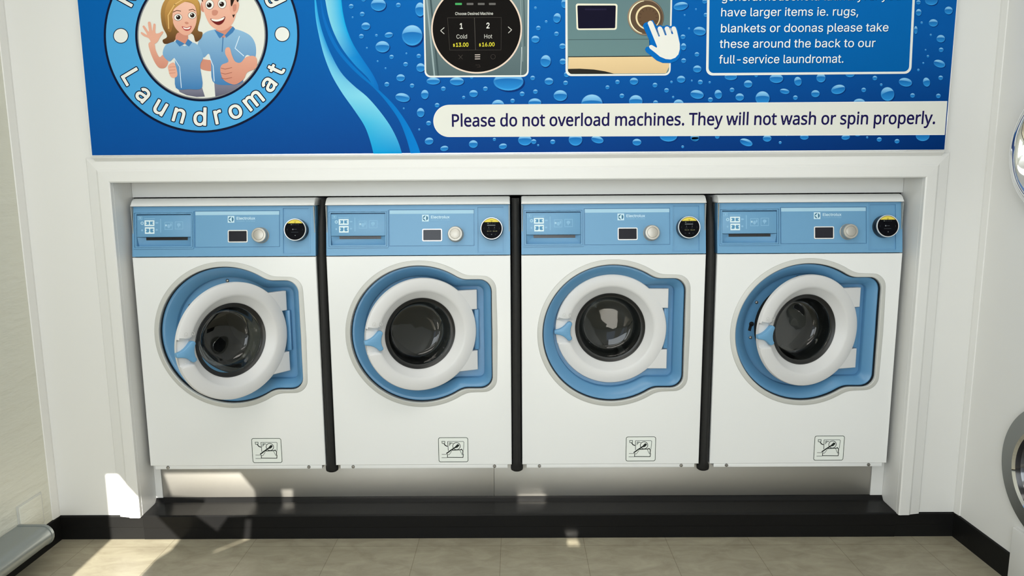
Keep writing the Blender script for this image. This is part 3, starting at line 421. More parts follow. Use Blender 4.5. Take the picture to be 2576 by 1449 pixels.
GLYPHS_B = " 265/|$631/286,-126 273,-121 266,-111 263,-33 192,-14 130,16 102,40 75,70 49,119 39,149 33,190 39,208 57,215 143,215 156,212 165,205 179,156 193,136 230,108 260,98 264,102 263,313 193,340 147,363 106,394 77,432 60,473 52,536 58,577 68,609 89,646 114,676 147,702 186,724 263,747 264,822 267,835 273,842 289,847 342,847 357,842 365,832 369,749 416,738 456,724 496,700 522,680 551,646 571,613 583,577 588,542 585,526 573,516 470,516 458,526 450,557 437,580 407,605 386,616 369,619 367,422 370,417 446,394 494,371 529,347 554,322 576,292 589,262 598,220 598,183 593,145 583,115 563,77 532,40 507,19 467,-3 424,-20 369,-32 367,-101 363,-114 357,-121 342,-126/369,97 399,106 436,130 459,160 468,195 461,227 443,250 409,271 370,284 367,280/258,452 264,455 264,616 260,619 230,606 209,590 191,565 184,532 187,509 199,489 229,465|.265/127,-27 99,-20 72,-1 60,15 53,32 49,64 58,98 76,120 99,135 136,144 171,135 198,116 217,84 221,51 216,29 194,-4 177,-17 161,-23|0641/316,-31 260,-23 210,-7 167,20 134,52 104,94 76,158 54,248 48,299 46,384 52,458 76,561 102,621 129,659 167,699 214,728 260,744 321,752 381,743 430,727 467,704 500,674 534,628 566,558 588,464 594,412 594,307 588,255 563,152 538,97 508,54 467,15 429,-8 377,-24/304,94 347,94 371,103 394,120 416,144 436,179 457,251 465,345 458,461 447,508 433,547 417,574 389,605 366,619 327,629 291,625 270,617 245,599 226,577 208,545 193,507 182,455 176,388 178,304 184,254 194,209 209,172 226,142 244,122 270,103|1641/108,-21 93,-14 86,4 86,74 89,86 95,94 111,99 275,99 279,102 279,589 275,592 138,492 120,487 107,493 100,511 102,611 115,626 270,738 283,741 397,739 407,732 412,716 412,102 415,99 550,99 565,94 572,86 575,74 573,-6 565,-17 550,-21|2641/91,-21 76,-14 69,4 69,64 74,79 382,412 416,462 431,508 431,545 427,562 419,579 405,596 386,611 358,623 307,629 273,622 256,615 228,592 207,556 200,508 191,495 176,490 87,492 78,497 74,505 73,539 84,592 99,628 126,668 158,699 191,720 233,738 278,747 321,751 403,738 441,723 473,702 506,671 527,644 545,609 557,565 561,529 553,465 532,412 497,359 386,232 265,104 557,99 567,92 572,76 572,4 569,-9 560,-18 547,-21|3641/299,-31 239,-23 186,-8 142,13 114,34 80,71 61,104 49,138 41,185 48,202 66,209 160,207 173,195 185,152 207,124 237,105 286,93 334,93 372,102 399,115 429,145 442,178 444,219 431,262 410,290 380,311 353,321 320,327 216,331 206,338 201,354 201,421 206,437 361,614 357,617 103,617 90,620 81,629 78,642 80,727 87,737 103,742 533,740 543,732 548,717 548,655 545,642 362,434 366,430 400,425 439,412 473,394 513,363 540,329 561,289 575,242 575,179 563,124 541,82 517,49 482,20 446,-2 403,-18 354,-28|6641/313,-31 266,-24 220,-11 190,3 166,20 129,54 101,94 83,137 71,198 71,264 91,341 135,429 336,728 347,738 360,742 451,742 464,738 473,729 475,717 472,707 307,467 310,464 337,466 373,463 417,452 463,432 491,412 518,385 540,352 558,309 571,247 569,181 557,134 539,92 515,58 484,26 450,2 407,-16 363,-27/306,91 330,90 361,97 398,118 427,155 436,177 441,199 441,247 436,269 425,291 405,319 384,336 364,347 338,353 301,353 277,347 256,337 228,312 216,295 199,248 200,195 214,155 224,138 240,120 260,106 284,95|A678/23,-21 13,-18 6,-12 2,-2 3,9 264,726 272,737 288,741 388,741 400,738 412,724 662,44 673,11 672,-9 663,-18 650,-21 562,-21 544,-15 536,-1 473,176 469,180 209,180 203,174 143,1 135,-14 116,-21/252,304 423,303 426,306 339,565 336,566 333,559 297,442 251,308|C721/367,-31 332,-28 284,-19 239,-2 203,16 173,37 132,74 81,151 59,205 38,304 35,369 38,415 45,458 60,518 80,565 104,608 132,645 163,674 196,699 243,724 284,739 333,749 380,752 447,744 499,729 553,704 589,677 635,629 665,578 681,532 690,497 689,487 682,476 666,472 580,472 567,475 558,484 552,508 539,535 519,564 479,598 430,618 397,623 342,620 303,610 273,594 238,565 216,539 197,507 180,464 171,415 167,361 171,304 182,252 196,214 213,185 244,147 273,125 302,110 340,100 399,97 424,101 463,113 509,144 536,179 551,211 558,235 567,244 580,247 666,247 684,240 690,222 673,161 652,118 615,67 580,36 533,5 489,-13 416,-30|D710/86,-21 70,-14 63,4 63,716 67,729 76,738 88,741 353,740 437,725 471,714 508,695 560,659 601,614 632,562 651,516 662,478 673,399 672,305 661,239 651,205 630,156 605,115 579,82 558,63 506,25 457,2 420,-8 346,-20/200,102 301,101 356,106 400,116 438,133 470,156 497,186 518,222 531,262 541,308 542,332 541,414 531,459 516,504 498,535 470,566 438,589 404,604 361,614 310,619 201,619 198,615 198,105|E591/86,-21 70,-14 63,4 63,716 67,729 76,738 88,741 523,741 536,738 545,729 548,716 548,644 543,628 533,621 201,619 198,615 198,429 200,426 498,426 516,419 523,401 523,328 519,312 508,305 200,302 198,105 201,101 537,99 547,92 552,76 552,4 549,-9 540,-18 527,-21|L556/86,-21 70,-14 63,4 63,716 68,732 78,739 173,741 190,735 198,716 198,105 201,101 517,99 527,92 532,76 532,4 526,-14 507,-21|M888/86,-21 70,-14 63,4 63,716 70,734 88,741 211,741 224,738 233,731 446,179 483,285 655,731 664,738 677,741 800,741 818,735 825,716 825,4 818,-14 800,-21 717,-21 701,-17 694,-6 691,470 688,470 505,-5 496,-17 480,-21 408,-21 396,-18 385,-8 198,466 194,470 191,-6 184,-17 168,-21|P628/86,-21 70,-14 63,4 63,716 67,729 76,738 88,741 337,741 384,737 437,726 478,708 518,681 546,654 569,621 587,575 598,531 598,454 587,408 570,365 550,334 518,300 483,276 440,256 364,243 200,241 198,4 195,-9 186,-18 173,-21/200,365 358,366 387,371 427,393 441,408 452,425 460,446 465,475 465,508 461,532 452,558 439,578 408,603 360,617 200,618 198,368|T634/273,-21 257,-14 251,4 251,615 247,619 49,619 36,622 27,631 24,644 24,716 27,729 36,738 49,741 586,741 599,738 608,729 611,716 611,644 608,631 599,622 586,619 389,619 385,615 385,4 380,-12 370,-19|a550/219,-34 157,-24 125,-12 93,6 64,34 36,78 24,119 21,157 32,215 43,239 65,266 80,279 119,301 186,322 360,349 366,354 369,362 364,397 350,421 327,437 297,446 255,446 220,436 197,424 178,407 156,373 147,368 137,367 49,393 39,405 39,421 54,454 72,479 117,520 156,541 203,556 259,564 352,555 392,541 436,513 466,477 487,431 498,361 496,-6 489,-16 473,-21 396,-21 383,-18 376,-12 371,14 367,16 341,-3 306,-20 257,-31/220,87 253,86 287,91 330,114 352,139 364,168 370,198 369,234 366,236 202,206 169,189 159,178 153,165 152,147 156,125 166,109 179,99|c559/286,-32 235,-26 183,-10 149,8 122,30 88,65 63,107 43,155 31,212 27,269 31,318 42,374 53,404 84,462 115,497 153,527 197,549 257,563 322,564 375,554 409,540 446,520 470,500 490,479 512,447 532,401 532,385 526,377 516,371 426,350 412,358 393,395 369,422 335,440 293,446 277,444 245,436 226,426 201,405 183,378 172,355 160,298 160,234 170,181 181,155 201,127 222,108 246,95 285,87 336,94 369,110 395,138 413,178 423,185 440,185 523,163 532,154 534,141 519,101 499,65 475,37 443,11 416,-5 375,-22 336,-30|d600/266,-32 223,-28 186,-15 143,6 105,39 82,68 64,99 41,158 28,231 30,321 42,379 66,437 82,465 101,488 146,528 192,551 245,563 309,563 363,548 417,512 418,717 421,729 430,738 443,742 533,740 543,732 548,717 546,-6 539,-16 523,-21 436,-19 424,-9 421,24 417,26 390,1 343,-23 307,-31/272,89 315,90 337,97 357,108 379,127 392,147 404,174 414,209 420,257 418,298 412,339 404,367 392,388 375,411 347,431 320,442 290,446 263,443 239,436 201,408 184,384 172,359 164,328 158,284 158,251 164,208 184,151 201,127 222,108 240,97|e570/292,-32 250,-28 190,-12 149,8 120,30 97,55 63,107 43,155 31,212 27,274 32,329 56,412 83,461 112,495 150,525 195,548 243,562 306,564 365,555 417,534 459,504 493,467 511,439 536,371 545,319 547,242 539,224 522,217 162,216 165,187 172,167 195,129 227,103 267,90 317,87 345,92 363,100 397,127 417,163 432,169 520,150 535,138 536,121 516,77 491,42 463,18 417,-10 385,-22 336,-31/164,335 407,334 411,338 401,374 372,416 357,428 337,438 289,446 243,438 219,425 202,412 174,372 164,345|g601/285,-234 229,-229 183,-218 125,-190 106,-175 67,-133 53,-106 54,-87 60,-80 122,-45 136,-38 146,-38 159,-44 187,-77 203,-91 240,-110 267,-115 310,-115 332,-113 355,-106 386,-89 404,-69 415,-40 418,34 415,37 386,14 342,-6 303,-14 257,-14 225,-10 186,1 145,23 113,45 82,81 66,106 40,164 30,217 27,260 30,324 40,377 61,429 85,467 107,493 147,529 190,550 237,562 306,564 340,557 365,548 392,533 417,511 421,513 424,546 436,556 533,556 543,549 548,533 548,-13 545,-54 534,-99 513,-139 491,-166 453,-195 423,-210 386,-223 336,-232/281,106 312,106 339,113 362,124 377,137 393,159 406,183 414,209 420,247 417,321 405,366 392,391 373,414 350,430 319,443 299,445 265,444 242,437 219,424 201,409 184,386 166,340 157,274 165,210 186,157 207,134 235,115|h580/76,-21 60,-14 54,4 54,716 58,732 69,739 157,741 175,735 182,716 183,515 227,543 271,559 310,564 357,563 396,553 434,536 478,498 500,465 515,428 526,348 526,4 519,-15 501,-21 423,-21 410,-18 401,-9 398,4 398,331 393,371 384,396 370,416 351,431 330,439 294,444 256,438 224,421 202,396 188,366 182,321 182,4 179,-9 170,-18 157,-21|i235/76,-21 60,-14 54,4 54,532 59,548 69,555 157,557 175,551 182,532 182,4 177,-12 167,-19/106,606 80,615 57,634 43,656 37,684 47,721 61,739 94,758 120,763 156,753 178,738 188,725 196,708 199,676 196,659 187,641 163,618 137,607|l267/187,-24 149,-19 116,-5 90,13 68,45 55,95 54,716 61,735 79,741 167,739 177,732 182,716 182,122 188,102 193,97 237,97 256,90 262,75 277,8 273,-8 260,-17 229,-23|m861/76,-21 60,-14 54,4 54,532 57,545 63,552 79,557 164,555 176,545 179,518 183,516 221,544 259,561 297,567 340,564 374,555 396,545 421,526 451,490 486,523 530,550 589,566 636,567 683,558 714,544 740,527 768,498 783,475 798,439 809,368 809,4 806,-9 800,-17 784,-21 706,-21 693,-18 684,-9 681,4 681,358 678,381 669,408 653,427 619,443 596,446 557,442 533,429 510,405 497,372 495,4 492,-9 483,-18 470,-21 391,-21 374,-15 366,4 366,369 363,394 346,421 329,435 310,442 280,446 249,441 217,423 195,395 185,365 182,336 182,4 179,-9 170,-18 157,-21|n579/76,-21 60,-14 54,4 54,532 58,548 66,554 79,557 164,555 176,545 179,514 183,511 203,529 239,548 291,563 357,563 396,553 434,536 478,498 500,465 515,428 524,384 526,348 526,4 522,-12 514,-18 501,-21 423,-21 410,-18 401,-9 398,4 398,331 393,371 384,396 370,416 351,431 330,439 294,444 256,438 224,421 202,396 188,366 182,321 182,4 179,-9 170,-18 157,-21|o587/286,-32 235,-26 183,-10 149,8 122,30 88,65 63,107 43,155 31,212 27,269 31,318 42,374 53,404 84,462 115,497 153,527 197,549 246,562 305,564 340,562 392,548 437,525 469,500 497,469 526,422 545,375 558,315 561,264 558,215 545,157 518,95 503,71 477,39 437,7 389,-16 340,-28/281,88 313,89 345,96 367,110 386,126 404,149 416,177 423,199 430,244 430,287 423,331 400,387 382,410 347,435 323,443 293,446 262,442 239,434 213,417 198,401 172,355 160,298 158,267 166,197 174,169 190,141 210,117 237,99|r366/76,-21 60,-14 54,4 54,532 57,545 66,554 79,557 164,555 176,545 179,522 183,520 206,538 230,551 259,561 294,566 353,561 362,552 365,539 365,459 359,442 341,435 293,440 251,433 236,427 214,411 197,391 188,374 182,334 182,4 179,-9 170,-18 157,-21|s516/240,-32 196,-27 153,-16 120,-1 94,17 71,41 47,77 32,121 33,142 47,154 130,172 140,171 152,161 161,135 172,118 189,102 228,88 270,86 310,94 344,115 353,129 357,144 352,167 334,184 313,194 202,221 156,236 114,257 85,281 63,312 48,359 47,408 56,447 76,484 120,525 187,555 244,564 302,563 337,556 367,546 396,531 422,512 440,492 469,444 479,414 475,398 462,389 383,371 373,372 361,381 344,414 329,431 296,446 250,449 213,440 187,419 177,401 175,391 179,372 192,359 214,347 374,304 420,280 449,255 472,225 487,178 488,129 477,87 460,57 433,26 412,9 376,-11 340,-23 297,-31|t321/231,-27 185,-21 149,-8 118,13 90,48 76,82 70,134 70,438 66,441 2,443 -8,451 -13,466 -13,532 -7,550 12,557 66,557 70,561 70,662 77,681 95,687 175,687 191,682 197,675 200,662 201,559 295,555 305,548 310,532 310,466 303,448 285,441 203,441 200,438 200,128 202,112 211,99 222,94 258,93 282,97 300,91 307,76 322,6 318,-9 305,-18 271,-26|u580/250,-28 186,-18 151,-3 129,12 97,45 80,72 66,106 55,155 54,179 54,532 57,545 69,555 91,557 157,557 170,554 179,545 182,532 182,205 186,168 199,136 209,122 227,106 254,96 304,93 330,100 362,121 383,151 396,186 398,532 401,545 410,554 423,557 501,557 514,554 523,545 526,532 526,4 523,-9 514,-18 501,-21 416,-19 404,-9 401,24 397,26 376,7 333,-15 294,-26|x535/30,-21 20,-18 13,-12 9,-2 11,11 192,276 26,519 21,532 26,550 45,557 139,557 155,552 269,375 312,445 386,552 402,557 493,557 511,551 517,536 515,524 345,271 520,18 526,4 520,-14 502,-21 409,-21 393,-17 268,174 226,106 144,-15 126,-21"
GLYPHS_O = "L556/86,-59 61,-54 42,-41 29,-18 25,4 26,729 32,746 42,761 56,771 71,778 186,779 206,771 219,761 233,738 236,716 236,144 240,140 507,140 534,134 553,121 568,94 569,-9 562,-29 551,-43 528,-56 507,-60|M888/86,-59 61,-54 42,-41 29,-18 25,4 25,716 29,738 42,761 56,771 76,779 211,780 238,774 259,759 270,742 440,305 446,297 610,722 629,759 650,774 677,780 800,780 821,776 844,763 857,744 863,716 863,4 860,-18 846,-41 833,-51 813,-59 717,-60 700,-58 684,-51 664,-32 656,-14 653,4 653,256 650,260 540,-19 528,-39 507,-54 480,-60 408,-60 381,-54 361,-39 348,-19 236,263 233,263 232,4 226,-24 213,-43 186,-58|a550/219,-72 147,-62 110,-48 76,-29 40,2 19,29 0,64 -12,102 -18,148 -13,194 -5,227 8,257 30,285 60,312 99,335 97,338 37,356 17,369 7,382 0,398 0,427 21,474 44,505 75,536 97,553 142,577 197,595 259,603 357,593 406,577 462,542 499,497 512,472 526,437 537,361 534,-13 528,-29 517,-43 500,-54 486,-58 383,-58 349,-43 293,-64/222,125 253,124 289,133 316,155 329,185 326,188 267,180 205,166 192,157 192,139 200,132/199,364 313,379 325,381 327,385 320,396 307,404 277,409 260,407 235,401 217,391 203,377 197,367|d600/266,-71 217,-66 172,-51 126,-28 77,14 46,54 23,97 5,144 -8,201 -12,258 -10,305 3,385 21,434 51,488 85,527 129,563 177,586 216,598 245,602 295,603 322,600 376,585 379,586 381,729 390,752 405,768 426,778 443,780 540,778 559,770 574,755 584,734 587,717 587,4 584,-13 578,-29 567,-43 550,-54 536,-58 433,-58 413,-51 397,-40 345,-63 307,-70/272,128 313,130 335,139 348,151 367,185 380,239 380,297 367,354 342,389 325,400 305,406 275,406 259,402 229,381 209,348 198,298 198,238 211,184 220,165 236,146 255,133|g601/285,-273 203,-264 169,-254 127,-236 100,-220 58,-181 34,-153 18,-123 14,-109 14,-87 20,-70 30,-56 114,-4 81,23 49,61 23,104 2,159 -8,204 -12,260 -8,337 2,383 28,449 60,497 93,534 119,555 176,586 225,599 276,604 319,601 346,595 395,576 413,588 433,595 540,594 559,586 574,571 584,550 587,533 587,-13 582,-67 573,-104 561,-133 534,-174 512,-199 473,-228 437,-246 392,-261 336,-271/268,-76 310,-76 340,-70 362,-58 370,-49 375,-37 303,-52 257,-52 216,-48 216,-52 235,-66/281,144 296,144 325,149 349,164 370,197 381,247 380,309 374,334 362,366 351,381 336,394 313,404 299,406 280,406 257,401 230,383 218,367 208,343 197,289 198,243 203,216 216,183 233,162 245,154|m861/76,-59 51,-54 32,-41 19,-18 15,4 15,532 21,559 34,579 51,590 66,594 154,596 176,592 203,578 253,599 316,606 359,600 401,585 454,549 501,578 546,596 601,606 636,606 684,597 720,584 760,560 794,528 816,495 833,458 844,414 848,368 848,4 842,-24 829,-43 811,-54 797,-59 706,-60 689,-58 673,-51 661,-43 651,-29 644,-14 642,4 641,368 638,381 630,396 617,403 596,407 566,404 557,399 542,384 535,362 534,4 531,-14 525,-29 514,-43 503,-51 487,-58 470,-60 379,-59 364,-54 347,-43 334,-24 328,4 326,379 321,391 310,401 280,407 260,404 241,393 227,372 222,354 221,4 215,-24 201,-43 174,-58|n579/76,-59 51,-54 32,-41 19,-18 15,4 15,532 17,549 24,565 43,585 66,594 167,594 187,587 206,575 266,598 310,603 376,599 410,589 449,573 480,550 506,524 530,491 551,442 559,405 565,348 565,4 563,-14 556,-29 546,-43 534,-51 519,-58 501,-60 406,-58 384,-47 370,-32 362,-14 359,4 359,331 356,356 351,376 333,397 320,402 294,406 267,401 244,387 228,365 222,342 221,4 215,-24 201,-43 174,-58|o587/286,-71 229,-64 169,-45 123,-20 96,2 60,39 30,87 5,148 -6,199 -12,269 -6,331 5,384 18,418 52,482 87,522 133,560 183,585 233,599 305,603 353,599 406,584 460,556 495,529 517,505 537,479 559,442 582,387 595,328 599,264 595,202 582,145 551,75 534,48 505,14 457,-26 403,-52 353,-66/284,127 300,126 330,132 360,155 379,188 391,244 391,287 387,315 371,361 356,382 330,400 293,407 257,400 242,391 228,377 209,344 198,294 196,267 204,207 218,169 231,151 245,139 262,131|r366/76,-59 51,-54 32,-41 19,-18 15,4 15,532 21,559 32,576 43,585 61,593 79,596 167,594 200,579 239,595 279,603 340,603 367,597 391,578 402,552 404,459 401,442 395,426 379,408 357,398 340,396 293,401 254,393 232,374 223,354 221,4 215,-24 201,-43 174,-58|t321/231,-65 179,-59 129,-41 92,-16 57,28 38,76 31,134 31,399 28,403 -5,405 -24,413 -41,431 -50,454 -52,532 -46,559 -34,576 -21,587 -5,593 30,598 31,662 37,689 56,713 82,724 175,726 192,723 211,715 226,701 236,679 239,598 298,594 312,590 336,571 347,545 348,466 346,449 336,428 321,413 302,405 242,403 238,399 238,135 242,131 282,136 299,133 315,127 328,116 337,105 346,82 360,15 360,-6 352,-26 344,-38 322,-53 283,-63|u580/250,-67 180,-56 131,-35 109,-21 64,25 47,52 30,92 18,142 15,179 15,532 21,559 32,576 43,585 61,593 79,596 174,593 196,583 210,568 218,549 221,532 221,205 224,174 235,152 251,137 276,131 299,131 316,136 336,149 349,169 358,196 359,532 362,549 368,565 387,585 410,594 501,596 529,590 546,579 554,568 563,549 565,532 565,4 559,-24 540,-47 514,-59 413,-59 393,-51 374,-38 311,-62"
GLYPHS_N = " 262/|.270/134,-13 118,-12 104,-8 90,2 81,15 75,33 72,54 75,76 81,94 90,106 104,115 118,120 134,122 150,120 165,115 178,106 189,94 195,76 198,54 195,33 189,15 178,2 165,-8 150,-12|P609/98,0 98,720 288,720 354,716 410,705 456,688 494,664 530,622 550,570 558,507 555,470 546,432 531,396 510,364 480,336 441,312 394,294 338,284 271,280 189,280 189,0/189,357 261,357 324,362 375,372 414,392 442,419 459,456 465,504 459,546 444,580 420,608 386,627 338,638 280,642 189,642|T560/234,0 234,639 10,639 10,720 549,720 549,639 326,639 326,0|a566/216,-10 171,-6 129,8 94,28 68,60 51,100 46,150 54,200 75,242 109,274 146,294 190,309 243,318 304,322 398,326 398,357 393,398 384,429 368,452 345,466 318,474 285,477 258,476 231,473 204,465 134,436 106,503 130,515 159,525 189,536 222,543 255,548 290,549 350,544 399,530 436,506 462,471 479,424 483,368 483,0 419,0 402,76 398,76 374,50 350,28 324,10 294,0 259,-8/237,62 280,66 318,78 351,99 376,129 392,168 396,216 396,264 316,261 256,255 210,244 177,228 154,207 143,182 138,149 141,122 150,99 165,82 186,70 210,64|c483/302,-10 256,-8 214,3 176,20 140,42 111,72 87,109 69,154 58,207 55,267 58,330 70,384 88,429 114,466 144,498 178,520 219,537 261,548 309,550 388,542 450,520 423,447 366,465 306,473 237,459 188,422 158,357 147,268 152,209 165,158 186,118 216,90 255,72 302,66 330,68 356,70 380,75 441,98 441,20 381,-3|d619/277,-10 214,-3 160,21 115,60 90,99 70,147 58,204 55,268 58,334 70,392 90,440 117,479 162,519 216,542 277,550 316,548 351,540 381,526 405,510 428,492 446,471 452,471 448,509 446,550 446,765 534,765 534,0 462,0 450,72 446,72 428,51 406,32 381,13 351,0 316,-8/291,63 342,69 382,84 411,111 430,147 442,194 447,252 447,268 442,330 432,381 413,423 384,453 344,471 290,477 246,470 210,452 183,420 164,378 152,327 147,267 152,207 164,158 183,117 211,87 248,69|e568/315,-10 265,-6 220,5 180,21 144,45 112,76 88,114 70,159 58,210 55,265 58,322 69,374 86,419 108,458 135,489 168,516 207,536 249,546 294,550 339,546 378,537 414,520 444,497 470,468 491,435 506,396 515,352 518,306 518,254 147,254 153,196 170,150 194,114 228,87 270,70 320,66 352,66 382,69 411,75 492,104 492,26 411,-2 382,-6 351,-9/149,324 424,324 420,366 410,404 393,435 368,459 334,473 292,477 254,473 220,459 194,436 171,406 158,368|h622/86,0 86,765 174,765 174,542 170,465 176,465 195,491 219,512 246,528 277,540 309,546 344,549 404,544 453,528 492,503 519,465 536,414 542,351 542,0 453,0 453,345 440,417 399,460 333,476 279,470 237,453 209,424 189,386 178,338 174,279 174,0|i259/130,630 117,632 105,636 93,644 86,654 81,669 78,686 81,704 86,718 93,729 105,736 117,741 130,742 144,741 156,736 166,729 176,718 180,704 183,686 180,669 176,654 166,644 156,636 144,632/86,0 86,540 174,540 174,0|l259/86,0 86,765 174,765 174,0|m942/86,0 86,540 158,540 170,466 176,466 194,492 216,513 243,530 273,542 303,548 334,550 393,544 440,528 476,500 500,459 504,459 525,488 549,510 579,528 610,540 644,548 678,550 734,544 780,530 814,503 840,465 855,416 861,351 861,0 772,0 772,348 760,419 724,462 663,476 615,471 578,456 550,430 532,396 520,351 518,298 518,0 429,0 429,348 417,419 380,462 318,476 270,470 232,453 206,424 188,387 177,339 174,280 174,0|n622/86,0 86,540 158,540 170,466 176,466 195,492 219,513 248,530 279,542 312,548 345,550 405,544 453,530 492,503 519,465 536,416 542,351 542,0 453,0 453,345 440,417 399,460 333,476 279,470 237,453 209,424 189,387 178,339 174,280 174,0|o609/303,-10 258,-6 214,5 176,22 141,48 112,80 87,118 69,164 58,214 55,271 60,334 72,390 93,438 123,477 159,509 202,532 252,546 306,550 354,546 396,536 435,518 471,492 500,460 524,423 542,378 552,327 555,271 550,209 538,152 518,104 488,63 450,32 406,9 358,-6/304,63 356,69 394,88 424,120 447,160 459,211 464,271 459,330 447,380 424,422 394,452 354,470 304,476 254,470 214,452 184,422 164,380 152,330 147,271 152,211 164,160 184,120 214,88 255,69|p619/86,-242 86,540 158,540 170,466 174,466 192,489 213,509 237,526 267,540 302,548 342,550 405,543 458,519 503,480 530,441 549,393 561,336 564,271 561,206 549,150 530,102 503,62 458,21 404,-2 342,-10 303,-8 268,0 238,13 213,30 192,48 174,69 168,69 173,26 174,-20 174,-242/328,63 360,66 387,75 410,90 429,111 444,135 458,165 465,198 471,232 473,271 468,330 456,380 436,420 408,452 372,470 327,476 277,471 238,454 210,429 190,393 178,347 174,288 174,271 178,210 189,159 207,117 236,87 276,69|r416/86,0 86,540 158,540 168,441 173,441 192,470 214,495 240,518 268,536 302,546 338,550 370,549 400,544 390,462 362,468 332,470 304,466 279,459 254,447 231,429 211,408 196,384 184,354 177,322 174,288 174,0|s483/222,-10 186,-9 153,-6 124,-2 99,6 75,13 53,24 53,105 130,75 160,68 192,63 223,62 264,64 297,70 321,82 338,99 348,118 351,141 351,154 347,166 340,177 332,188 318,200 300,210 219,246 129,286 106,300 87,316 72,334 60,356 54,380 51,406 57,448 76,485 108,513 149,534 198,546 254,550 286,549 316,546 347,540 426,515 396,444 324,468 300,473 274,477 248,477 214,476 186,470 165,460 149,447 140,430 136,413 138,398 143,386 149,374 160,364 174,354 194,344 274,309 363,270 386,255 404,238 419,220 429,200 435,177 436,149 430,100 411,62 380,30 336,8 284,-6|t364/250,-10 223,-9 198,-3 173,5 150,16 130,33 115,55 102,82 94,117 93,158 93,471 16,471 16,515 93,549 129,664 182,664 182,540 338,540 338,471 182,471 182,159 184,129 192,105 206,86 222,74 243,64 265,63 308,66 342,74 342,6 302,-6|v512/204,0 0,540 94,540 210,222 226,173 243,120 254,78 256,78 268,122 285,174 302,222 417,540 512,540 306,0|w792/159,2 10,542 104,542 177,254 198,165 213,92 216,92 226,134 238,188 254,237 348,542 446,542 538,237 560,162 574,93 578,93 592,162 615,254 690,542 780,542 630,2 526,2 434,304 411,387 398,448 393,448 380,387 357,304 259,2|y515/84,-242 42,-240 10,-234 10,-164 38,-166 70,-170 99,-166 124,-158 146,-143 162,-123 177,-100 190,-74 219,-2 2,540 96,540 213,232 240,156 258,86 262,86 280,152 309,234 419,540 515,540 280,-75 261,-122 236,-162 209,-196 174,-222 134,-237"


def read_glyphs(s):
    """glyph outlines in thousandths; a capital is 0.72 high"""
    d = {}
    for g in s.split('|'):
        ch, rest = g[0], g[1:].split('/')
        d[ch] = (int(rest[0]) / 1000.0, [[tuple(int(q) / 1000.0 for q in p.split(',')) for p in c.split(' ')] for c in rest[1:] if c])
    return d


# I plain, B bold, O bold with an outline, N the hand of the message strip
FONT = {'I': read_glyphs(GLYPHS_I), 'B': read_glyphs(GLYPHS_B), 'O': read_glyphs(GLYPHS_O), 'N': read_glyphs(GLYPHS_N)}


def area2(c):
    return sum(c[i][0] * c[(i + 1) % len(c)][1] - c[(i + 1) % len(c)][0] * c[i][1] for i in range(len(c)))


def grow(c, d):
    """move every edge of a contour outwards by d (holes, wound the other way, shrink)"""
    n = len(c)
    out = []
    for i in range(n):
        a, b, e = Vector(c[i - 1]), Vector(c[i]), Vector(c[(i + 1) % n])
        t1, t2 = (b - a), (e - b)
        if t1.length < 1e-9 or t2.length < 1e-9:
            out.append(tuple(b))
            continue
        t1.normalize()
        t2.normalize()
        n1, n2 = Vector((t1.y, -t1.x)), Vector((t2.y, -t2.x))
        k = 1 + n1.dot(n2)
        m = (n1 + n2) / max(k, 0.45)
        out.append((b.x + m.x * d, b.y + m.y * d))
    return out


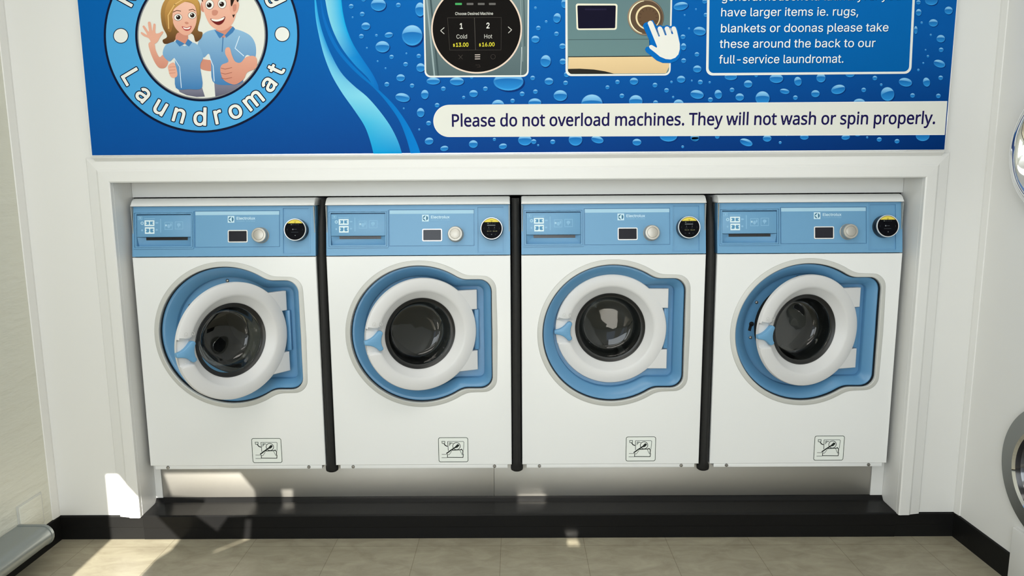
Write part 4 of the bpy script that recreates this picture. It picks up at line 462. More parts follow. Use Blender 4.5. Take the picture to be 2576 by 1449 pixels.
class Art:
    """flat coloured shapes lying on a surface; fn(u, v, layer) gives the place in space"""
    EPS = 0.00015

    def __init__(self, fn):
        self.fn, self.v, self.f, self.c = fn, [], [], []
        self.layer = 0

    def fill(self, contours, col, layer=None):
        """col = one colour, or a function of (u, v) for a printed gradient"""
        L = self.layer if layer is None else layer
        contours = [c for c in contours if len(c) > 2]
        if not contours:
            return
        tris = tessellate_polygon([[Vector((p[0], p[1], 0)) for p in c] for c in contours])
        flat = [p for c in contours for p in c]
        n = len(self.v)
        for p in flat:
            self.v.append(tuple(self.fn(p[0], p[1], L)))
            self.c.append(col(*p) if callable(col) else col)
        for t in tris:
            self.f.append((n + t[0], n + t[1], n + t[2]))

    def grid(self, x0, x1, y0, y1, nx, ny, col, layer=None):
        L = self.layer if layer is None else layer
        n = len(self.v)
        for j in range(ny + 1):
            for i in range(nx + 1):
                u, v = x0 + (x1 - x0) * i / nx, y0 + (y1 - y0) * j / ny
                self.v.append(tuple(self.fn(u, v, L)))
                self.c.append(col(u, v))
        for j in range(ny):
            for i in range(nx):
                a = n + j * (nx + 1) + i
                self.f.append((a, a + 1, a + nx + 2, a + nx + 1))

    def band(self, left, right, cols, layer=None, n=40):
        """ribbon between two polylines, colours along it: list of (t, colour left, colour right)"""
        L = self.layer if layer is None else layer
        a, b = resample(left, n), resample(right, n)
        i0 = len(self.v)
        K = 5
        for i in range(n + 1):
            t = i / n
            for q in range(len(cols) - 1):
                if cols[q][0] <= t <= cols[q + 1][0]:
                    w = (t - cols[q][0]) / max(1e-6, cols[q + 1][0] - cols[q][0])
                    cl = lerp(cols[q][1], cols[q + 1][1], w)
                    cr = lerp(cols[q][2], cols[q + 1][2], w)
                    break
            for j in range(K):
                s = j / (K - 1)
                p = lerp(a[i], b[i], s)
                self.v.append(tuple(self.fn(p[0], p[1], L)))
                self.c.append(lerp(cl, cr, s))
        for i in range(n):
            for j in range(K - 1):
                q = i0 + i * K + j
                self.f.append((q, q + 1, q + K + 1, q + K))

    def stroke(self, pts, w, col, layer=None, closed=False):
        n = len(pts)
        for i in range(n if closed else n - 1):
            a, b = Vector(pts[i]), Vector(pts[(i + 1) % n])
            t = b - a
            if t.length < 1e-9:
                continue
            t.normalize()
            q = Vector((-t.y, t.x)) * (w / 2)
            e = t * (w * 0.3)
            self.fill([[tuple(a - e + q), tuple(b + e + q), tuple(b + e - q), tuple(a - e - q)]], col, layer)

    def disc(self, u, v, r, col, layer=None, n=40, ry=None, rot=0.0):
        self.fill([ell(u, v, r, ry or r, rot, n)], col, layer)

    def ring(self, u, v, r1, r0, col, layer=None, n=72):
        self.fill([ell(u, v, r1, r1, 0, n), ell(u, v, r0, r0, 0, n)[::-1]], col, layer)

    def text(self, s, font, place, col, layer=None, bold=0.0, track=0.0):
        """place(x, y) maps em units (baseline at y = 0) to (u, v)"""
        x = 0.0
        G = FONT[font]
        for ch in s:
            adv, cs = G[ch]
            if cs:
                outer = [c for c in cs]
                big = max(outer, key=lambda c: abs(area2(c)))
                sg = 1 if area2(big) > 0 else -1
                cc = [grow(c, bold * sg) if bold else c for c in cs]
                for grp in islands(cc, sg):
                    self.fill([[place(x + p[0], p[1]) for p in c] for c in grp], col, layer)
            x += adv + track
        return x

    def build(self, name, parent=None, key='print'):
        me = bpy.data.meshes.new(name)
        me.from_pydata(self.v, [], self.f)
        ca = me.color_attributes.new('Col', 'FLOAT_COLOR', 'POINT')
        for i, c in enumerate(self.c):
            ca.data[i].color = c
        me.materials.append(M[key])
        o = bpy.data.objects.new(name, me)
        COL.objects.link(o)
        if parent:
            o.parent = parent
        return o


def islands(cs, sg):
    """split the contours of a glyph into outers with their holes"""
    outs = [c for c in cs if area2(c) * sg > 0]
    holes = [c for c in cs if area2(c) * sg <= 0]
    res = [[o] for o in outs]
    for h in holes:
        x, y = h[0]
        for r in res:
            o = r[0]
            inside = False
            for i in range(len(o)):
                (x1, y1), (x2, y2) = o[i - 1], o[i]
                if (y1 > y) != (y2 > y) and x < (x2 - x1) * (y - y1) / (y2 - y1) + x1:
                    inside = not inside
            if inside:
                r.append(h)
                break
    return res


def text_width(s, font, track=0.0):
    return sum(FONT[font][c][0] + track for c in s)


def lerp(a, b, t):
    return tuple(p + (q - p) * t for p, q in zip(a, b))


def resample(pts, n):
    d = [0.0]
    for i in range(1, len(pts)):
        d.append(d[-1] + hypot(pts[i][0] - pts[i - 1][0], pts[i][1] - pts[i - 1][1]))
    # smooth the polyline with Catmull-Rom first
    out = []
    for k in range(n + 1):
        s = d[-1] * k / n
        i = max(0, min(len(pts) - 2, next((q for q in range(len(d) - 1) if d[q + 1] >= s - 1e-9), len(pts) - 2)))
        t = (s - d[i]) / max(1e-9, d[i + 1] - d[i])
        p0, p1, p2, p3 = pts[max(i - 1, 0)], pts[i], pts[i + 1], pts[min(i + 2, len(pts) - 1)]
        out.append(tuple(0.5 * (2 * p1[c] + (p2[c] - p0[c]) * t + (2 * p0[c] - 5 * p1[c] + 4 * p2[c] - p3[c]) * t * t
                                + (3 * p1[c] - p0[c] - 3 * p2[c] + p3[c]) * t ** 3) for c in (0, 1)))
    return out


def smooth_poly(pts, n=4):
    """closed Catmull-Rom through the points"""
    out = []
    N = len(pts)
    for i in range(N):
        p0, p1, p2, p3 = pts[i - 1], pts[i], pts[(i + 1) % N], pts[(i + 2) % N]
        for k in range(n):
            t = k / n
            out.append(tuple(0.5 * (2 * p1[c] + (p2[c] - p0[c]) * t + (2 * p0[c] - 5 * p1[c] + 4 * p2[c] - p3[c]) * t * t
                                    + (3 * p1[c] - p0[c] - 3 * p2[c] + p3[c]) * t ** 3) for c in (0, 1)))
    return out


def ell(u, v, rx, ry, rot=0.0, n=40, a0=0.0, a1=2 * pi):
    full = abs(a1 - a0 - 2 * pi) < 1e-6
    m = n if full else n + 1
    out = []
    for i in range(m):
        t = a0 + (a1 - a0) * i / n
        x, y = rx * cos(t), ry * sin(t)
        out.append((u + x * cos(rot) - y * sin(rot), v + x * sin(rot) + y * cos(rot)))
    return out


def rrect(x0, x1, y0, y1, r, n=6):
    out = []
    for cx_, cy_, a in ((x1 - r, y1 - r, 0), (x0 + r, y1 - r, pi / 2), (x0 + r, y0 + r, pi), (x1 - r, y0 + r, 3 * pi / 2)):
        for i in range(n + 1):
            t = a + pi / 2 * i / n
            out.append((cx_ + r * cos(t), cy_ + r * sin(t)))
    return out


# ------------------------------------------------------------------ the room
LX, RX = -1.7097, 1.6212          # side walls
XL, XR = -1.3957, 1.4034          # alcove opening
ZH, CEIL = 1.3183, 2.72
ZB = 0.0938                       # top of the black skirting


def struct(o):
    o['kind'] = 'structure'
    return o


mb = MB()
mb.box(LX - 0.12, RX + 0.12, ROOM_Y - 0.3, 0.75, -0.06, 0.0, 'floor')
struct(mb.build('floor', smooth=0))
mb = MB()
mb.box(LX - 0.12, RX + 0.12, ROOM_Y - 0.12, 0.12, CEIL, CEIL + 0.06, 'ceiling')
struct(mb.build('ceiling', smooth=0))
mb = MB()
mb.box(LX - 0.12, LX, ROOM_Y, 0.0, 0.0, CEIL, 'brick')
struct(mb.build('wall_left', smooth=0))
mb = MB()
mb.box(RX, RX + 0.12, ROOM_Y, 0.0, 0.0, CEIL, 'wall')
struct(mb.build('wall_right', smooth=0))

# back wall with the alcove the machines stand in
mb = MB()
mb.box(LX - 0.12, XL, 0.002, 0.12, 0.0, CEIL, 'wall')
mb.box(XR, RX + 0.12, 0.002, 0.12, 0.0, CEIL, 'wall')
mb.box(XL, XR, 0.002, 0.105, ZH, CEIL, 'wall')
mb.box(XL - 0.02, XL, 0.12, 0.74, 0.0, ZH + 0.05, 'recess')
mb.box(XR, XR + 0.02, 0.12, 0.74, 0.0, ZH + 0.05, 'recess')
mb.box(XL, XR, 0.72, 0.74, 0.0, ZH + 0.05, 'recess')
mb.box(XL, XR, 0.105, 0.74, ZH, ZH + 0.05, 'recess')
struct(mb.build('wall_back', smooth=0))

# unseen shop front wall, its unglazed holes shaped to throw the sun patches
d2 = SUN_DIR / SUN_DIR.y


def back(X, z, Y=0.0):
    """where the sun ray that ends at (X, Y, z) passes the shop front"""
    t = ROOM_Y - Y
    return (X + d2.x * t, z + d2.z * t)


open_polys = [
    [back(-1.518, 0.2566), back(-1.4708, 0.2566), back(-1.26, 0.0), back(-1.259, -0.034), back(-1.284, -0.055),
     back(-1.2856, -0.10), back(-1.29, -1.85), back(-1.53, -1.85)],
    [back(-1.355, 0.258), back(-1.06, 0.258), back(-1.01, 0.19), back(-1.0, 0.092), back(-1.075, 0.088), back(-1.12, 0.03), back(-1.20, 0.10), back(-1.20, 0.15), back(-1.33, 0.162)],
    [back(-0.905, 0.19), back(-0.862, 0.19), back(-0.862, 0.10), back(-0.895, 0.10)],
    [back(-1.115, -0.038), back(-1.095, -0.038), back(-1.0, 0.0), back(-0.988, 0.08), back(-1.010, 0.08), back(-1.022, 0.0)],
    [back(0.178, -0.024), back(0.226, -0.024), back(0.222, -0.002), back(0.186, -0.002)],
    [back(0.01, 0.165), back(0.12, 0.165), back(0.10, 0.11), back(0.0, 0.10)],
    # two more holes added so sunlit floor bounces light up at the machines
    [(-0.62, 0.12), (-0.05, 0.12), (-0.05, 1.25), (-0.62, 1.25)],
    [(0.50, 0.12), (0.95, 0.12), (0.95, 1.25), (0.50, 1.25)],
]
outer = [(LX - 0.12, -0.06), (RX + 0.12, -0.06), (RX + 0.12, CEIL + 0.06), (LX - 0.12, CEIL + 0.06)]
mb = MB()
loops = [outer] + [p[::-1] for p in open_polys]
flat = [p for c in loops for p in c]
tris = tessellate_polygon([[Vector((p[0], p[1], 0)) for p in c] for c in loops])
for y in (ROOM_Y - 0.012, ROOM_Y):
    n = len(mb.v)
    mb.v += [(p[0], y, p[1]) for p in flat]
    for t in tris:
        mb.face([n + t[0], n + t[1], n + t[2]], 'wall')
for c in loops:
    for i in range(len(c)):
        a, b = c[i - 1], c[i]
        mb.poly([(a[0], ROOM_Y - 0.012, a[1]), (b[0], ROOM_Y - 0.012, b[1]), (b[0], ROOM_Y, b[1]), (a[0], ROOM_Y, a[1])], 'wall')
struct(mb.build('wall_front_gobo', smooth=0))

# black skirting: straight runs with a slightly proud top edge
SK = [(0.002, 0.0), (-0.003, 0.0), (-0.003, 0.004), (-0.0015, 0.046), (-0.003, 0.048), (-0.003, ZB - 0.006), (0.0, ZB), (0.002, ZB)]
mb = MB()
mb.prism(SK, 'x', LX, XL + 0.02, 'black_vinyl')
mb.prism(SK, 'x', XR - 0.02, RX, 'black_vinyl')
struct(mb.build('baseboard_back', smooth=0))
mb = MB()
mb.prism([(LX, 0), (LX + 0.005, 0), (LX + 0.005, ZB - 0.004), (LX + 0.002, ZB), (LX, ZB)], 'y', ROOM_Y + 0.01, -0.003, 'black_vinyl')
struct(mb.build('baseboard_left', smooth=0))
mb = MB()
mb.prism([(RX, 0), (RX - 0.005, 0), (RX - 0.005, ZB - 0.004), (RX - 0.002, ZB), (RX, ZB)], 'y', -0.2947, -0.003, 'black_vinyl')
struct(mb.build('baseboard_right', smooth=0))

# white bevelled architrave round the opening (mitred), trim_1
PR = [(0.0, 0.006), (0.0, -0.016), (0.004, -0.019), (0.038, -0.0175), (0.046, -0.0125), (0.080, -0.006), (0.086, 0.002)]  # (outwards, y)
zb = 0.0915
mb = MB()
mb.loft([[(XL - o, y, zb) for o, y in PR], [(XL - o, y, ZH + o) for o, y in PR],
         [(XR + o, y, ZH + o) for o, y in PR], [(XR + o, y, zb) for o, y in PR]], 'trim', close=False)
mb.poly([(XL - o, y, zb) for o, y in PR], 'trim')
mb.poly([(XR + o, y, zb) for o, y in PR], 'trim')
# reveals of the opening
mb.box(XL - 0.006, XL + 0.0004, 0.0, 0.125, 0.085, ZH + 0.002, 'trim')
mb.box(XR - 0.0004, XR + 0.006, 0.0, 0.125, 0.085, ZH + 0.002, 'trim')
mb.box(XL, XR, 0.0, 0.115, ZH - 0.0004, ZH + 0.006, 'trim')
struct(mb.build('trim_1', smooth=0))

# cover strips in the two corners, trim_2 and trim_3
mb = MB()
mb.prism([(LX - 0.001, -0.036), (LX + 0.003, -0.034), (LX + 0.006, -0.006), (LX + 0.005, 0.003), (LX - 0.001, 0.003)], 'z', ZB, CEIL, 'wall')
struct(mb.build('trim_2', smooth=0))
mb = MB()
mb.prism([(RX + 0.001, -0.030), (RX - 0.003, -0.028), (RX - 0.006, -0.006), (RX - 0.005, 0.003), (RX + 0.001, 0.003)], 'z', ZB, CEIL, 'wall')
struct(mb.build('trim_3', smooth=0))

# white filler board above the machines, trim_4
mb = MB()
mb.box(XL + 0.001, XR - 0.001, 0.1124, 0.128, 1.2662, ZH + 0.01, 'trim', 0.0015)
struct(mb.build('trim_4', smooth=0))

# black vinyl covered step under the machines, trim_5
prof = [(-0.0045, 0.0), (-0.0045, 0.044), (-0.006, 0.046), (-0.0075, 0.090), (-0.004, 0.0945), (0.004, 0.0955), (0.080, 0.0985),
        (0.087, 0.1005), (0.091, 0.106), (0.096, 0.113), (0.0985, 0.1155), (0.14, 0.1155), (0.14, 0.0)]
mb = MB()
n0 = len(prof)
mb.prism(prof, 'x', XL + 0.002, XR - 0.002, 'black_sill')
struct(mb.build('trim_5', smooth=30))
# concrete base behind it that carries the machines, trim_6
mb = MB()
mb.box(XL + 0.002, XR - 0.002, 0.135, 0.70, 0.0, 0.252, 'recess')
struct(mb.build('trim_6', smooth=0))
# white posts beside the steel, trim_7
mb = MB()
mb.box(XL + 0.001, -1.3685, 0.098, 0.134, 0.1155, 0.2512, 'trim')
mb.box(1.3565, XR - 0.001, 0.098, 0.134, 0.1155, 0.2512, 'trim')
struct(mb.build('trim_7', smooth=0))

# stainless kick panels under the machines
for nm, x0, x1, lab in (('kick_panel', -1.368, -0.0885, 'brushed steel kick panel below the two left machines, catching sunlight'),
                        ('kick_panel', -0.0875, 1.356, 'brushed steel kick panel below the two right machines, in shade')):
    mb = MB()
    mb.box(x0, x1, 0.1005, 0.1345, 0.1158, 0.2512, 'steel', 0.0006)
    o = mb.build(nm, smooth=30)
    tag(o, lab, 'panel', 'steel kick panels')

# thin raised cover plate low on the left wall
mb = MB()
mb.box(LX - 0.001, LX + 0.0035, -0.199, -0.080, 0.098, 0.225, 'surround')  # grey margin added as the shade line round the plate
mb.box(LX - 0.001, LX + 0.007, -0.193, -0.086, 0.098, 0.219, 'brick', 0.002)
o = mb.build('cover_plate', smooth=30)
tag(o, 'thin white cover plate low on the left wall above the grey ledge', 'cover plate')

# grey bench with a rounded nose along the left wall
YB = -0.20
b = empty('wall_ledge', (LX, YB, 0.0))
p1 = at(112, 1320, YB)
pr = at(136, 1345, YB)
pbm = at(128, 1368, YB)
ztop, xnose, zbot = p1.z, pr.x, pbm.z
rr = (ztop - zbot) / 2


def bench_prof(sc=1.0):
    cz = (ztop + zbot) / 2 - 0.0
    pts = [(0.004, zbot), (xnose - LX - rr, zbot)]
    for i in range(1, 12):
        t = -pi / 2 + pi * i / 12
        pts.append((xnose - LX - rr + rr * cos(t) * sc, cz + rr * sin(t)))
    pts += [(xnose - LX - rr, ztop), (0.004, ztop)]
    return pts


mb = MB()
mb.prism(bench_prof(), 'y', -1.7, -0.004, 'grey_ledge')
mb.build('ledge_board', b, smooth=40)
mb = MB()
cz = (ztop + zbot) / 2
capp = [(x + (0.002 if x > 0.03 else 0), cz + (z - cz) * 1.06) for x, z in bench_prof()]
mb.prism(capp, 'y', -0.010, 0.0, 'grey_ledge')
mb.build('end_cap', b, smooth=40)
for yy in (-1.5, -0.5):
    mb = MB()
    mb.prism([(0.006, zbot), (0.05, zbot), (0.05, 0.0), (0.006, 0.0)], 'y', yy, yy + 0.03, 'grey_ledge')
    mb.build('foot', b, smooth=0)
tag(b, 'low grey ledge with a rounded front edge along the left wall', 'ledge')


# ------------------------------------------------------------------ the washing machines
W, P, YM = 0.66, 0.70, 0.045
X0 = -(3 * P + W) / 2
ZM = 0.252                        # underside of a machine


def smin(a, b, k):
    h = max(k - abs(a - b), 0.0) / k
    return min(a, b) - h * h * k * 0.25


def outline(R, H, T, rc, ang, k=0.014):
    """polar radius of the keyhole-shaped outline: circle with a rounded tab to the right"""
    def sd(x, z):
        c = hypot(x, z) - R
        bx, bz = T / 2 + 0.02, H
        qx, qz = abs(x - (T / 2 - 0.02)) - bx + rc, abs(z) - bz + rc
        q = hypot(max(qx, 0), max(qz, 0)) + min(max(qx, qz), 0) - rc
        return smin(c, q, k)
    lo, hi = 0.02, 0.6
    for _ in range(34):
        m = (lo + hi) / 2
        if sd(m * cos(ang), m * sin(ang)) < 0:
            lo = m
        else:
            hi = m
    return lo


HX, HZ = -0.0007, 0.7644 - ZM      # recess centre, machine local (x from the machine's middle)
DZ = 0.7749 - ZM                   # door centre height
FX0, FX1, FZ0, FZ1 = -W / 2, W / 2, 0.0145, 1.0525 - ZM
corner = [atan2(z - HZ, x - HX) for x in (FX0, FX1) for z in (FZ0, FZ1)]
ANG = sorted([2 * pi * i / 240 - pi + 1e-4 for i in range(240)] + corner)
R0 = [outline(0.2534, 0.203, 0.2625, 0.045, a) for a in ANG]
R1 = [outline(0.2115, 0.173, 0.231, 0.022, a, 0.010) for a in ANG]


def rect_r(a):
    c, s = cos(a), sin(a)
    t = 9.0
    if c > 1e-9:
        t = min(t, (FX1 - HX) / c)
    if c < -1e-9:
        t = min(t, (FX0 - HX) / c)
    if s > 1e-9:
        t = min(t, (FZ1 - HZ) / s)
    if s < -1e-9:
        t = min(t, (FZ0 - HZ) / s)
    return t


def pring(radii, y, cx_=None, cz_=None):
    return [((HX if cx_ is None else cx_) + r * cos(a), y, (HZ if cz_ is None else cz_) + r * sin(a)) for a, r in zip(ANG, radii)]


def off(rs, d):
    return [r + d for r in rs]


def build_machine():
    root = empty('washing_machine', (0, 0, 0))
    # cabinet shell
    mb = MB()
    x, y0, y1, z0, z1 = W / 2 - 0.002, 0.0135, 0.60, 0.0145, 1.232 - ZM
    for s in (-1, 1):
        mb.box(min(s * x, s * (x - 0.003)), max(s * x, s * (x - 0.003)), y0 if s else y0, y1, z0, z1, 'enamel_side')
    mb.box(-x, x, y1 - 0.003, y1, z0, z1, 'enamel_side')
    mb.box(-x, x, y0, y1, z0, z0 + 0.003, 'enamel_side')
    mb.box(-0.3125, 0.3135, 0.031, 0.59, 0.0, z0, 'enamel_side')
    mb.build('cabinet', root, smooth=0)
    # front sheet with the pressed rim round the door
    mb = MB()
    rr_ = [rect_r(a) for a in ANG]
    mb.loft([pring(rr_, 0.0135), pring(rr_, 0.0025), pring([r - 0.0025 for r in rr_], 0.0), pring(off(R0, 0.0190), 0.0), pring(off(R0, 0.0185), 0.0015), pring(off(R0, 0.0170), 0.004)], 'enamel')
    mb.build('front_panel', root, smooth=28)
    # paler grey surround pressed round the recess
    mb = MB()
    mb.loft([pring(off(R0, 0.0188), 0.0010), pring(off(R0, 0.0180), -0.0012), pring(off(R0, 0.0160), -0.0022), pring(off(R0, 0.0050), -0.0040), pring(off(R0, 0.0030), -0.0044),
             pring(off(R0, 0.0010), -0.0036), pring(R0, -0.0010), pring(R0, 0.005)], 'surround')
    mb.build('door_surround', root, smooth=28)
    # black strip standing in for the shaded gap between sheet and recess
    mb = MB()
    mb.loft([pring(off(R0, 0.001), 0.0045), pring(off(R0, -0.0022), 0.005), pring(off(R0, -0.0024), 0.0150), pring(off(R0, -0.008), 0.0165)], 'rubber')
    mb.build('recess_gap_shade', root, smooth=30)
    # moulded blue recess
    rings = []
    for t, y in ((0.0, 0.0148), (0.03, 0.0128), (0.12, 0.0120), (0.30, 0.0150), (0.60, 0.0240), (0.88, 0.0345), (0.97, 0.0385), (1.0, 0.0400)):
        rings.append(pring([a - 0.0026 + (b - a + 0.0026) * t for a, b in zip(R0, R1)], y))
    rings.append(pring(off(R1, -0.0010), 0.0565))
    rings.append(pring([0.166] * len(ANG), 0.0570, HX, DZ))
    rings.append(pring([0.160] * len(ANG), 0.0640, HX, DZ))
    mb = MB()
    mb.loft(rings, 'blue_deep')
    rec = mb.build('door_recess', root, smooth=40)
    for a, r in ((95, 0.186), (150, 0.186), (192.5, 0.182), (265, 0.188)):
        sx, sz = HX + r * cos(radians(a)), DZ + r * sin(radians(a))
        mb = MB()
        mb.lathe([(0.0, -0.0035), (0.0035, -0.0032), (0.0058, -0.0015), (0.0064, 0.001)], (sx, 0.0560, sz), 'screw', n=16)
        mb.build('screw', rec, smooth=40)
    # latch keyhole
    mb = MB()
    kx, kz = HX - 0.1795, DZ + 0.006
    mb.prism([(kx + 0.009 * cos(2 * pi * i / 16) + 0.003, kz + 0.006 + 0.009 * sin(2 * pi * i / 16)) for i in range(16)], 'y', 0.0548, 0.0568, 'rubber')
    mb.prism([(kx - 0.009, kz - 0.018), (kx + 0.001, kz - 0.021), (kx + 0.006, kz + 0.004), (kx - 0.004, kz + 0.006)], 'y', 0.0548, 0.0568, 'rubber')
    mb.build('latch_keyhole', rec, smooth=0)
    # gasket and drum
    mb = MB()
    mb.lathe([(0.1665, 0.0560), (0.165, 0.0535), (0.160, 0.0530), (0.153, 0.057), (0.146, 0.060), (0.143, 0.072), (0.147, 0.085), (0.142, 0.098), (0.150, 0.115)], (HX, 0, DZ), 'rubber', n=72)
    mb.build('door_gasket', root, smooth=40)
    mb = MB()
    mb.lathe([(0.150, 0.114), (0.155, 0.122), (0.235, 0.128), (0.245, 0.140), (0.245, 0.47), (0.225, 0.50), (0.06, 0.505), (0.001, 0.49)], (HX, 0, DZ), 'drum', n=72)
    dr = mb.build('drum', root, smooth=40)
    for a in (60, 180, 300):
        mb = MB()
        prof = [(-0.03, 0.247), (0.03, 0.247), (0.010, 0.190), (-0.010, 0.190)]
        ca, sa = cos(radians(a)), sin(radians(a))
        mb.loft([[(HX + q[1] * ca - q[0] * sa, yy, DZ + q[1] * sa + q[0] * ca) for q in prof] for yy in (0.15, 0.46)], 'drum', True, True, True)
        mb.build('drum_lifter', dr, smooth=0)
    # hinge block between the arms of the door
    mb = MB()
    mb.box(0.1945, 0.2120, 0.0420, 0.0565, DZ - 0.076, DZ + 0.076, 'blue_deep', 0.003)
    mb.build('hinge_block', root, smooth=35)
    # lid
    mb = MB()
    prof = [(0.0165, 1.2345), (0.0150, 1.2365), (0.0160, 1.2405), (0.0225, 1.252), (0.0315, 1.2600), (0.0410, 1.2622), (0.56, 1.2622), (0.56, 1.2345)]
    rings = []
    for xx, ins in ((-W / 2 + 0.0005, 1.0), (-W / 2 + 0.002, 0.3), (-W / 2 + 0.006, 0.0), (W / 2 - 0.006, 0.0), (W / 2 - 0.002, 0.3), (W / 2 - 0.0005, 1.0)):
        rings.append([(xx, y + 0.006 * ins * (z - 1.2345) / 0.0277, z - ZM - 0.005 * ins * (z - 1.2345) / 0.0277) for y, z in prof])
    mb.loft(rings, 'enamel', True, True, True)
    mb.build('lid', root, smooth=40)

    # leaning control panel: local u across, s up the slope, o outwards
    zp0, zp1, lean = 1.0555 - ZM, 1.2335 - ZM, 0.026
    H = hypot(zp1 - zp0, lean)
    sv, ov = Vector((0, lean, zp1 - zp0)) / H, Vector((0, -(zp1 - zp0), lean)) / H
    org = Vector((0, 0.0015, zp0))

    def pf(u, s, o=0.0):
        q = org + sv * s + ov * o
        return (u, q.y, q.z)

    def mU(zx):                       # across, from a close-up of the second panel
        return (zx - 90) / 2300 * W - W / 2

    def mS(zy):
        return (810 - zy) / 630 * H
    G = 0.0030
    r = []
    r.append((mU(114), mU(866), mS(712), mS(243), 0.0038))
    r.append((mU(127), mU(853), mS(698), mS(258), 0.0002))
    r.append((mU(134), mU(846), mS(692), mS(265), 0.0030))
    r.append((mU(150), mU(832), mS(679), mS(276), -0.016))
    # grooves round the middle field
    r += [(mU(875), mU(885), mS(692), mS(236), -G), (mU(1935), mU(1945), mS(692), mS(236), -G), (mU(876), mU(1944), mS(698), mS(689), -G), (mU(876), mU(1944), mS(245), mS(236), -G)]
    # reader bay
    r.append((mU(1972), mU(2322), mS(782), mS(198), 0.0012))
    r.append((mU(1984), mU(2306), mS(775), mS(211), -0.0030))
    mb = terrace(-W / 2 + 0.0005, W / 2 - 0.0005, 0, H, r, 'blue')
    mb.xform(lambda u, s, o: pf(u, s, o))
    e = [(-W / 2 + 0.0005, 0), (W / 2 - 0.0005, 0), (W / 2 - 0.0005, H), (-W / 2 + 0.0005, H)]
    for i in range(4):
        a, b_ = e[i - 1], e[i]
        mb.poly([pf(a[0], a[1], 0), pf(b_[0], b_[1], 0), (b_[0], 0.055, pf(*b_)[2]), (a[0], 0.055, pf(*a)[2])], 'blue_deep')
    panel = mb.build('control_panel', root, smooth=0)
    # light printed strip and maker's mark
    light_blue = rgb(172, 210, 232)

    def pu(x):
        return (1540 + x / 14.49 - 1310.8) / 703.3 * W / 0.66 - 0.33

    def ps(y):
        return (640 - (520 + y / 14.49)) / 126.7 * H
    art = Art(lambda u, s, L: pf(u, s, 0.0003 + L * Art.EPS))
    art.fill([[(mU(885), mS(291)), (mU(1936), mS(291)), (mU(1936), mS(246)), (mU(885), mS(246))]], rgb(168, 206, 228), 0)
    pale = rgb(205, 232, 245)
    art.fill([[(pu(190), ps(508)), (pu(430), ps(508)), (pu(430), ps(262)), (pu(190), ps(262))]], pale, 0)
    c0, r0 = (pu(310), ps(386)), abs(pu(96) - pu(0))
    art.disc(c0[0], c0[1], r0, rgb(72, 120, 148), 1)
    k = r0 / 96
    star = [(-96, -2), (-40, 22), (10, 92), (36, 90), (28, 40), (30, -40), (36, -92), (10, -94), (-40, -26)]
    art.fill([[(c0[0] + p[0] * k, c0[1] + p[1] * k) for p in star]], pale, 2)
    wd = text_width('Electrolux', 'B')
    art.text('Electrolux', 'B', lambda x, y: (pu(505 + 690 * x / wd), ps(396 - y * 134)), pale, 0)
    wd2 = text_width('LAUNDRY SYSTEMS', 'I', 0.12)
    art.text('LAUNDRY SYSTEMS', 'I', lambda x, y: (pu(507 + 690 * x / wd2), ps(474 - y * 56)), rgb(150, 195, 222), 0, track=0.12)
    art.build('panel_print', panel)

    # detergent drawer
    def zu(x):
        return (330 + x / 11.14 - 325.1) / 703 - 0.33

    def zs(y):
        return (1548 - y) / 1414 * H
    a0, a1 = mU(153), mU(829)
    mb = MB()
    mb.box(a0, a1, mS(562), mS(289), -0.010, 0.0012, 'blue', 0.0006)
    mb.xform(lambda u, s, o: (u, s, o))
    # (box() axes are x, y, z = u, s, o here)
    s0, s1, sl = mS(677), mS(598), mS(566)
    b0, b1 = mU(245), mU(768)
    mb.poly([(a0, s0, -0.0145), (a1, s0, -0.0145), (b1, s1, -0.012), (b0, s1, -0.012)], 'blue')
    mb.poly([(a1, s0, -0.0145), (a1, sl, 0.0), (b1, sl, -0.012), (b1, s1, -0.012)], 'blue')
    mb.poly([(a0, s0, -0.0145), (b0, s1, -0.012), (b0, sl, -0.012), (a0, sl, 0.0)], 'blue')
    mb.xform(lambda u, s, o: pf(u, s, o))
    drawer = mb.build('detergent_drawer', root, smooth=30)
    mb = MB()
    mb.box(b0, b1, s1 - 0.0005, sl + 0.001, -0.0135, -0.0118, 'black_plastic')
    mb.xform(lambda u, s, o: pf(u, s, o))
    mb.build('handle_slot', drawer, smooth=0)
    art = Art(lambda u, s, L: pf(u, s, 0.0014 + L * Art.EPS))
    white, faint, cell = rgb(222, 240, 246), rgb(140, 186, 218), rgb(92, 148, 186)

    def q(x0, x1, y0, y1):
        return [(zu(x0), zs(y1)), (zu(x1), zs(y1)), (zu(x1), zs(y0)), (zu(x0), zs(y0))]
    art.fill([q(305, 582, 520, 682)], white, 0)
    art.fill([q(313, 582, 715, 900)], white, 0)
    art.fill([[(zu(p), zs(v)) for p, v in ((340, 555), (430, 555), (430, 645), (340, 645), (340, 625), (375, 600), (340, 575))]], cell, 1)
    art.fill([[(zu(p), zs(v)) for p, v in ((458, 555), (550, 555), (550, 580), (515, 600), (550, 620), (550, 645), (458, 645))]], cell, 1)
    art.fill([[(zu(p), zs(v)) for p, v in ((340, 755), (425, 755), (440, 790), (430, 850), (400, 865), (345, 860), (340, 825), (370, 800), (340, 780))]], cell, 1)
    art.fill([[(zu(p), zs(v)) for p, v in ((470, 755), (555, 755), (555, 780), (525, 800), (555, 825), (550, 860), (495, 865), (465, 850), (458, 790))]], cell, 1)
    art.fill([q(292, 598, 468, 486)], faint, 0)
    art.fill([q(748, 768, 480, 868)], faint, 0)
    for x0_, x1_, y0_, y1_ in ((870, 1096, 570, 786), (1160, 1388, 560, 778), (118, 240, 410, 505)):
        art.fill([q(x0_, x1_, y0_, y1_), q(x0_ + 14, x1_ - 14, y0_ + 14, y1_ - 14)[::-1]], faint, 0)
    art.fill([q(885, 935, 640, 690)], light_blue, 0)
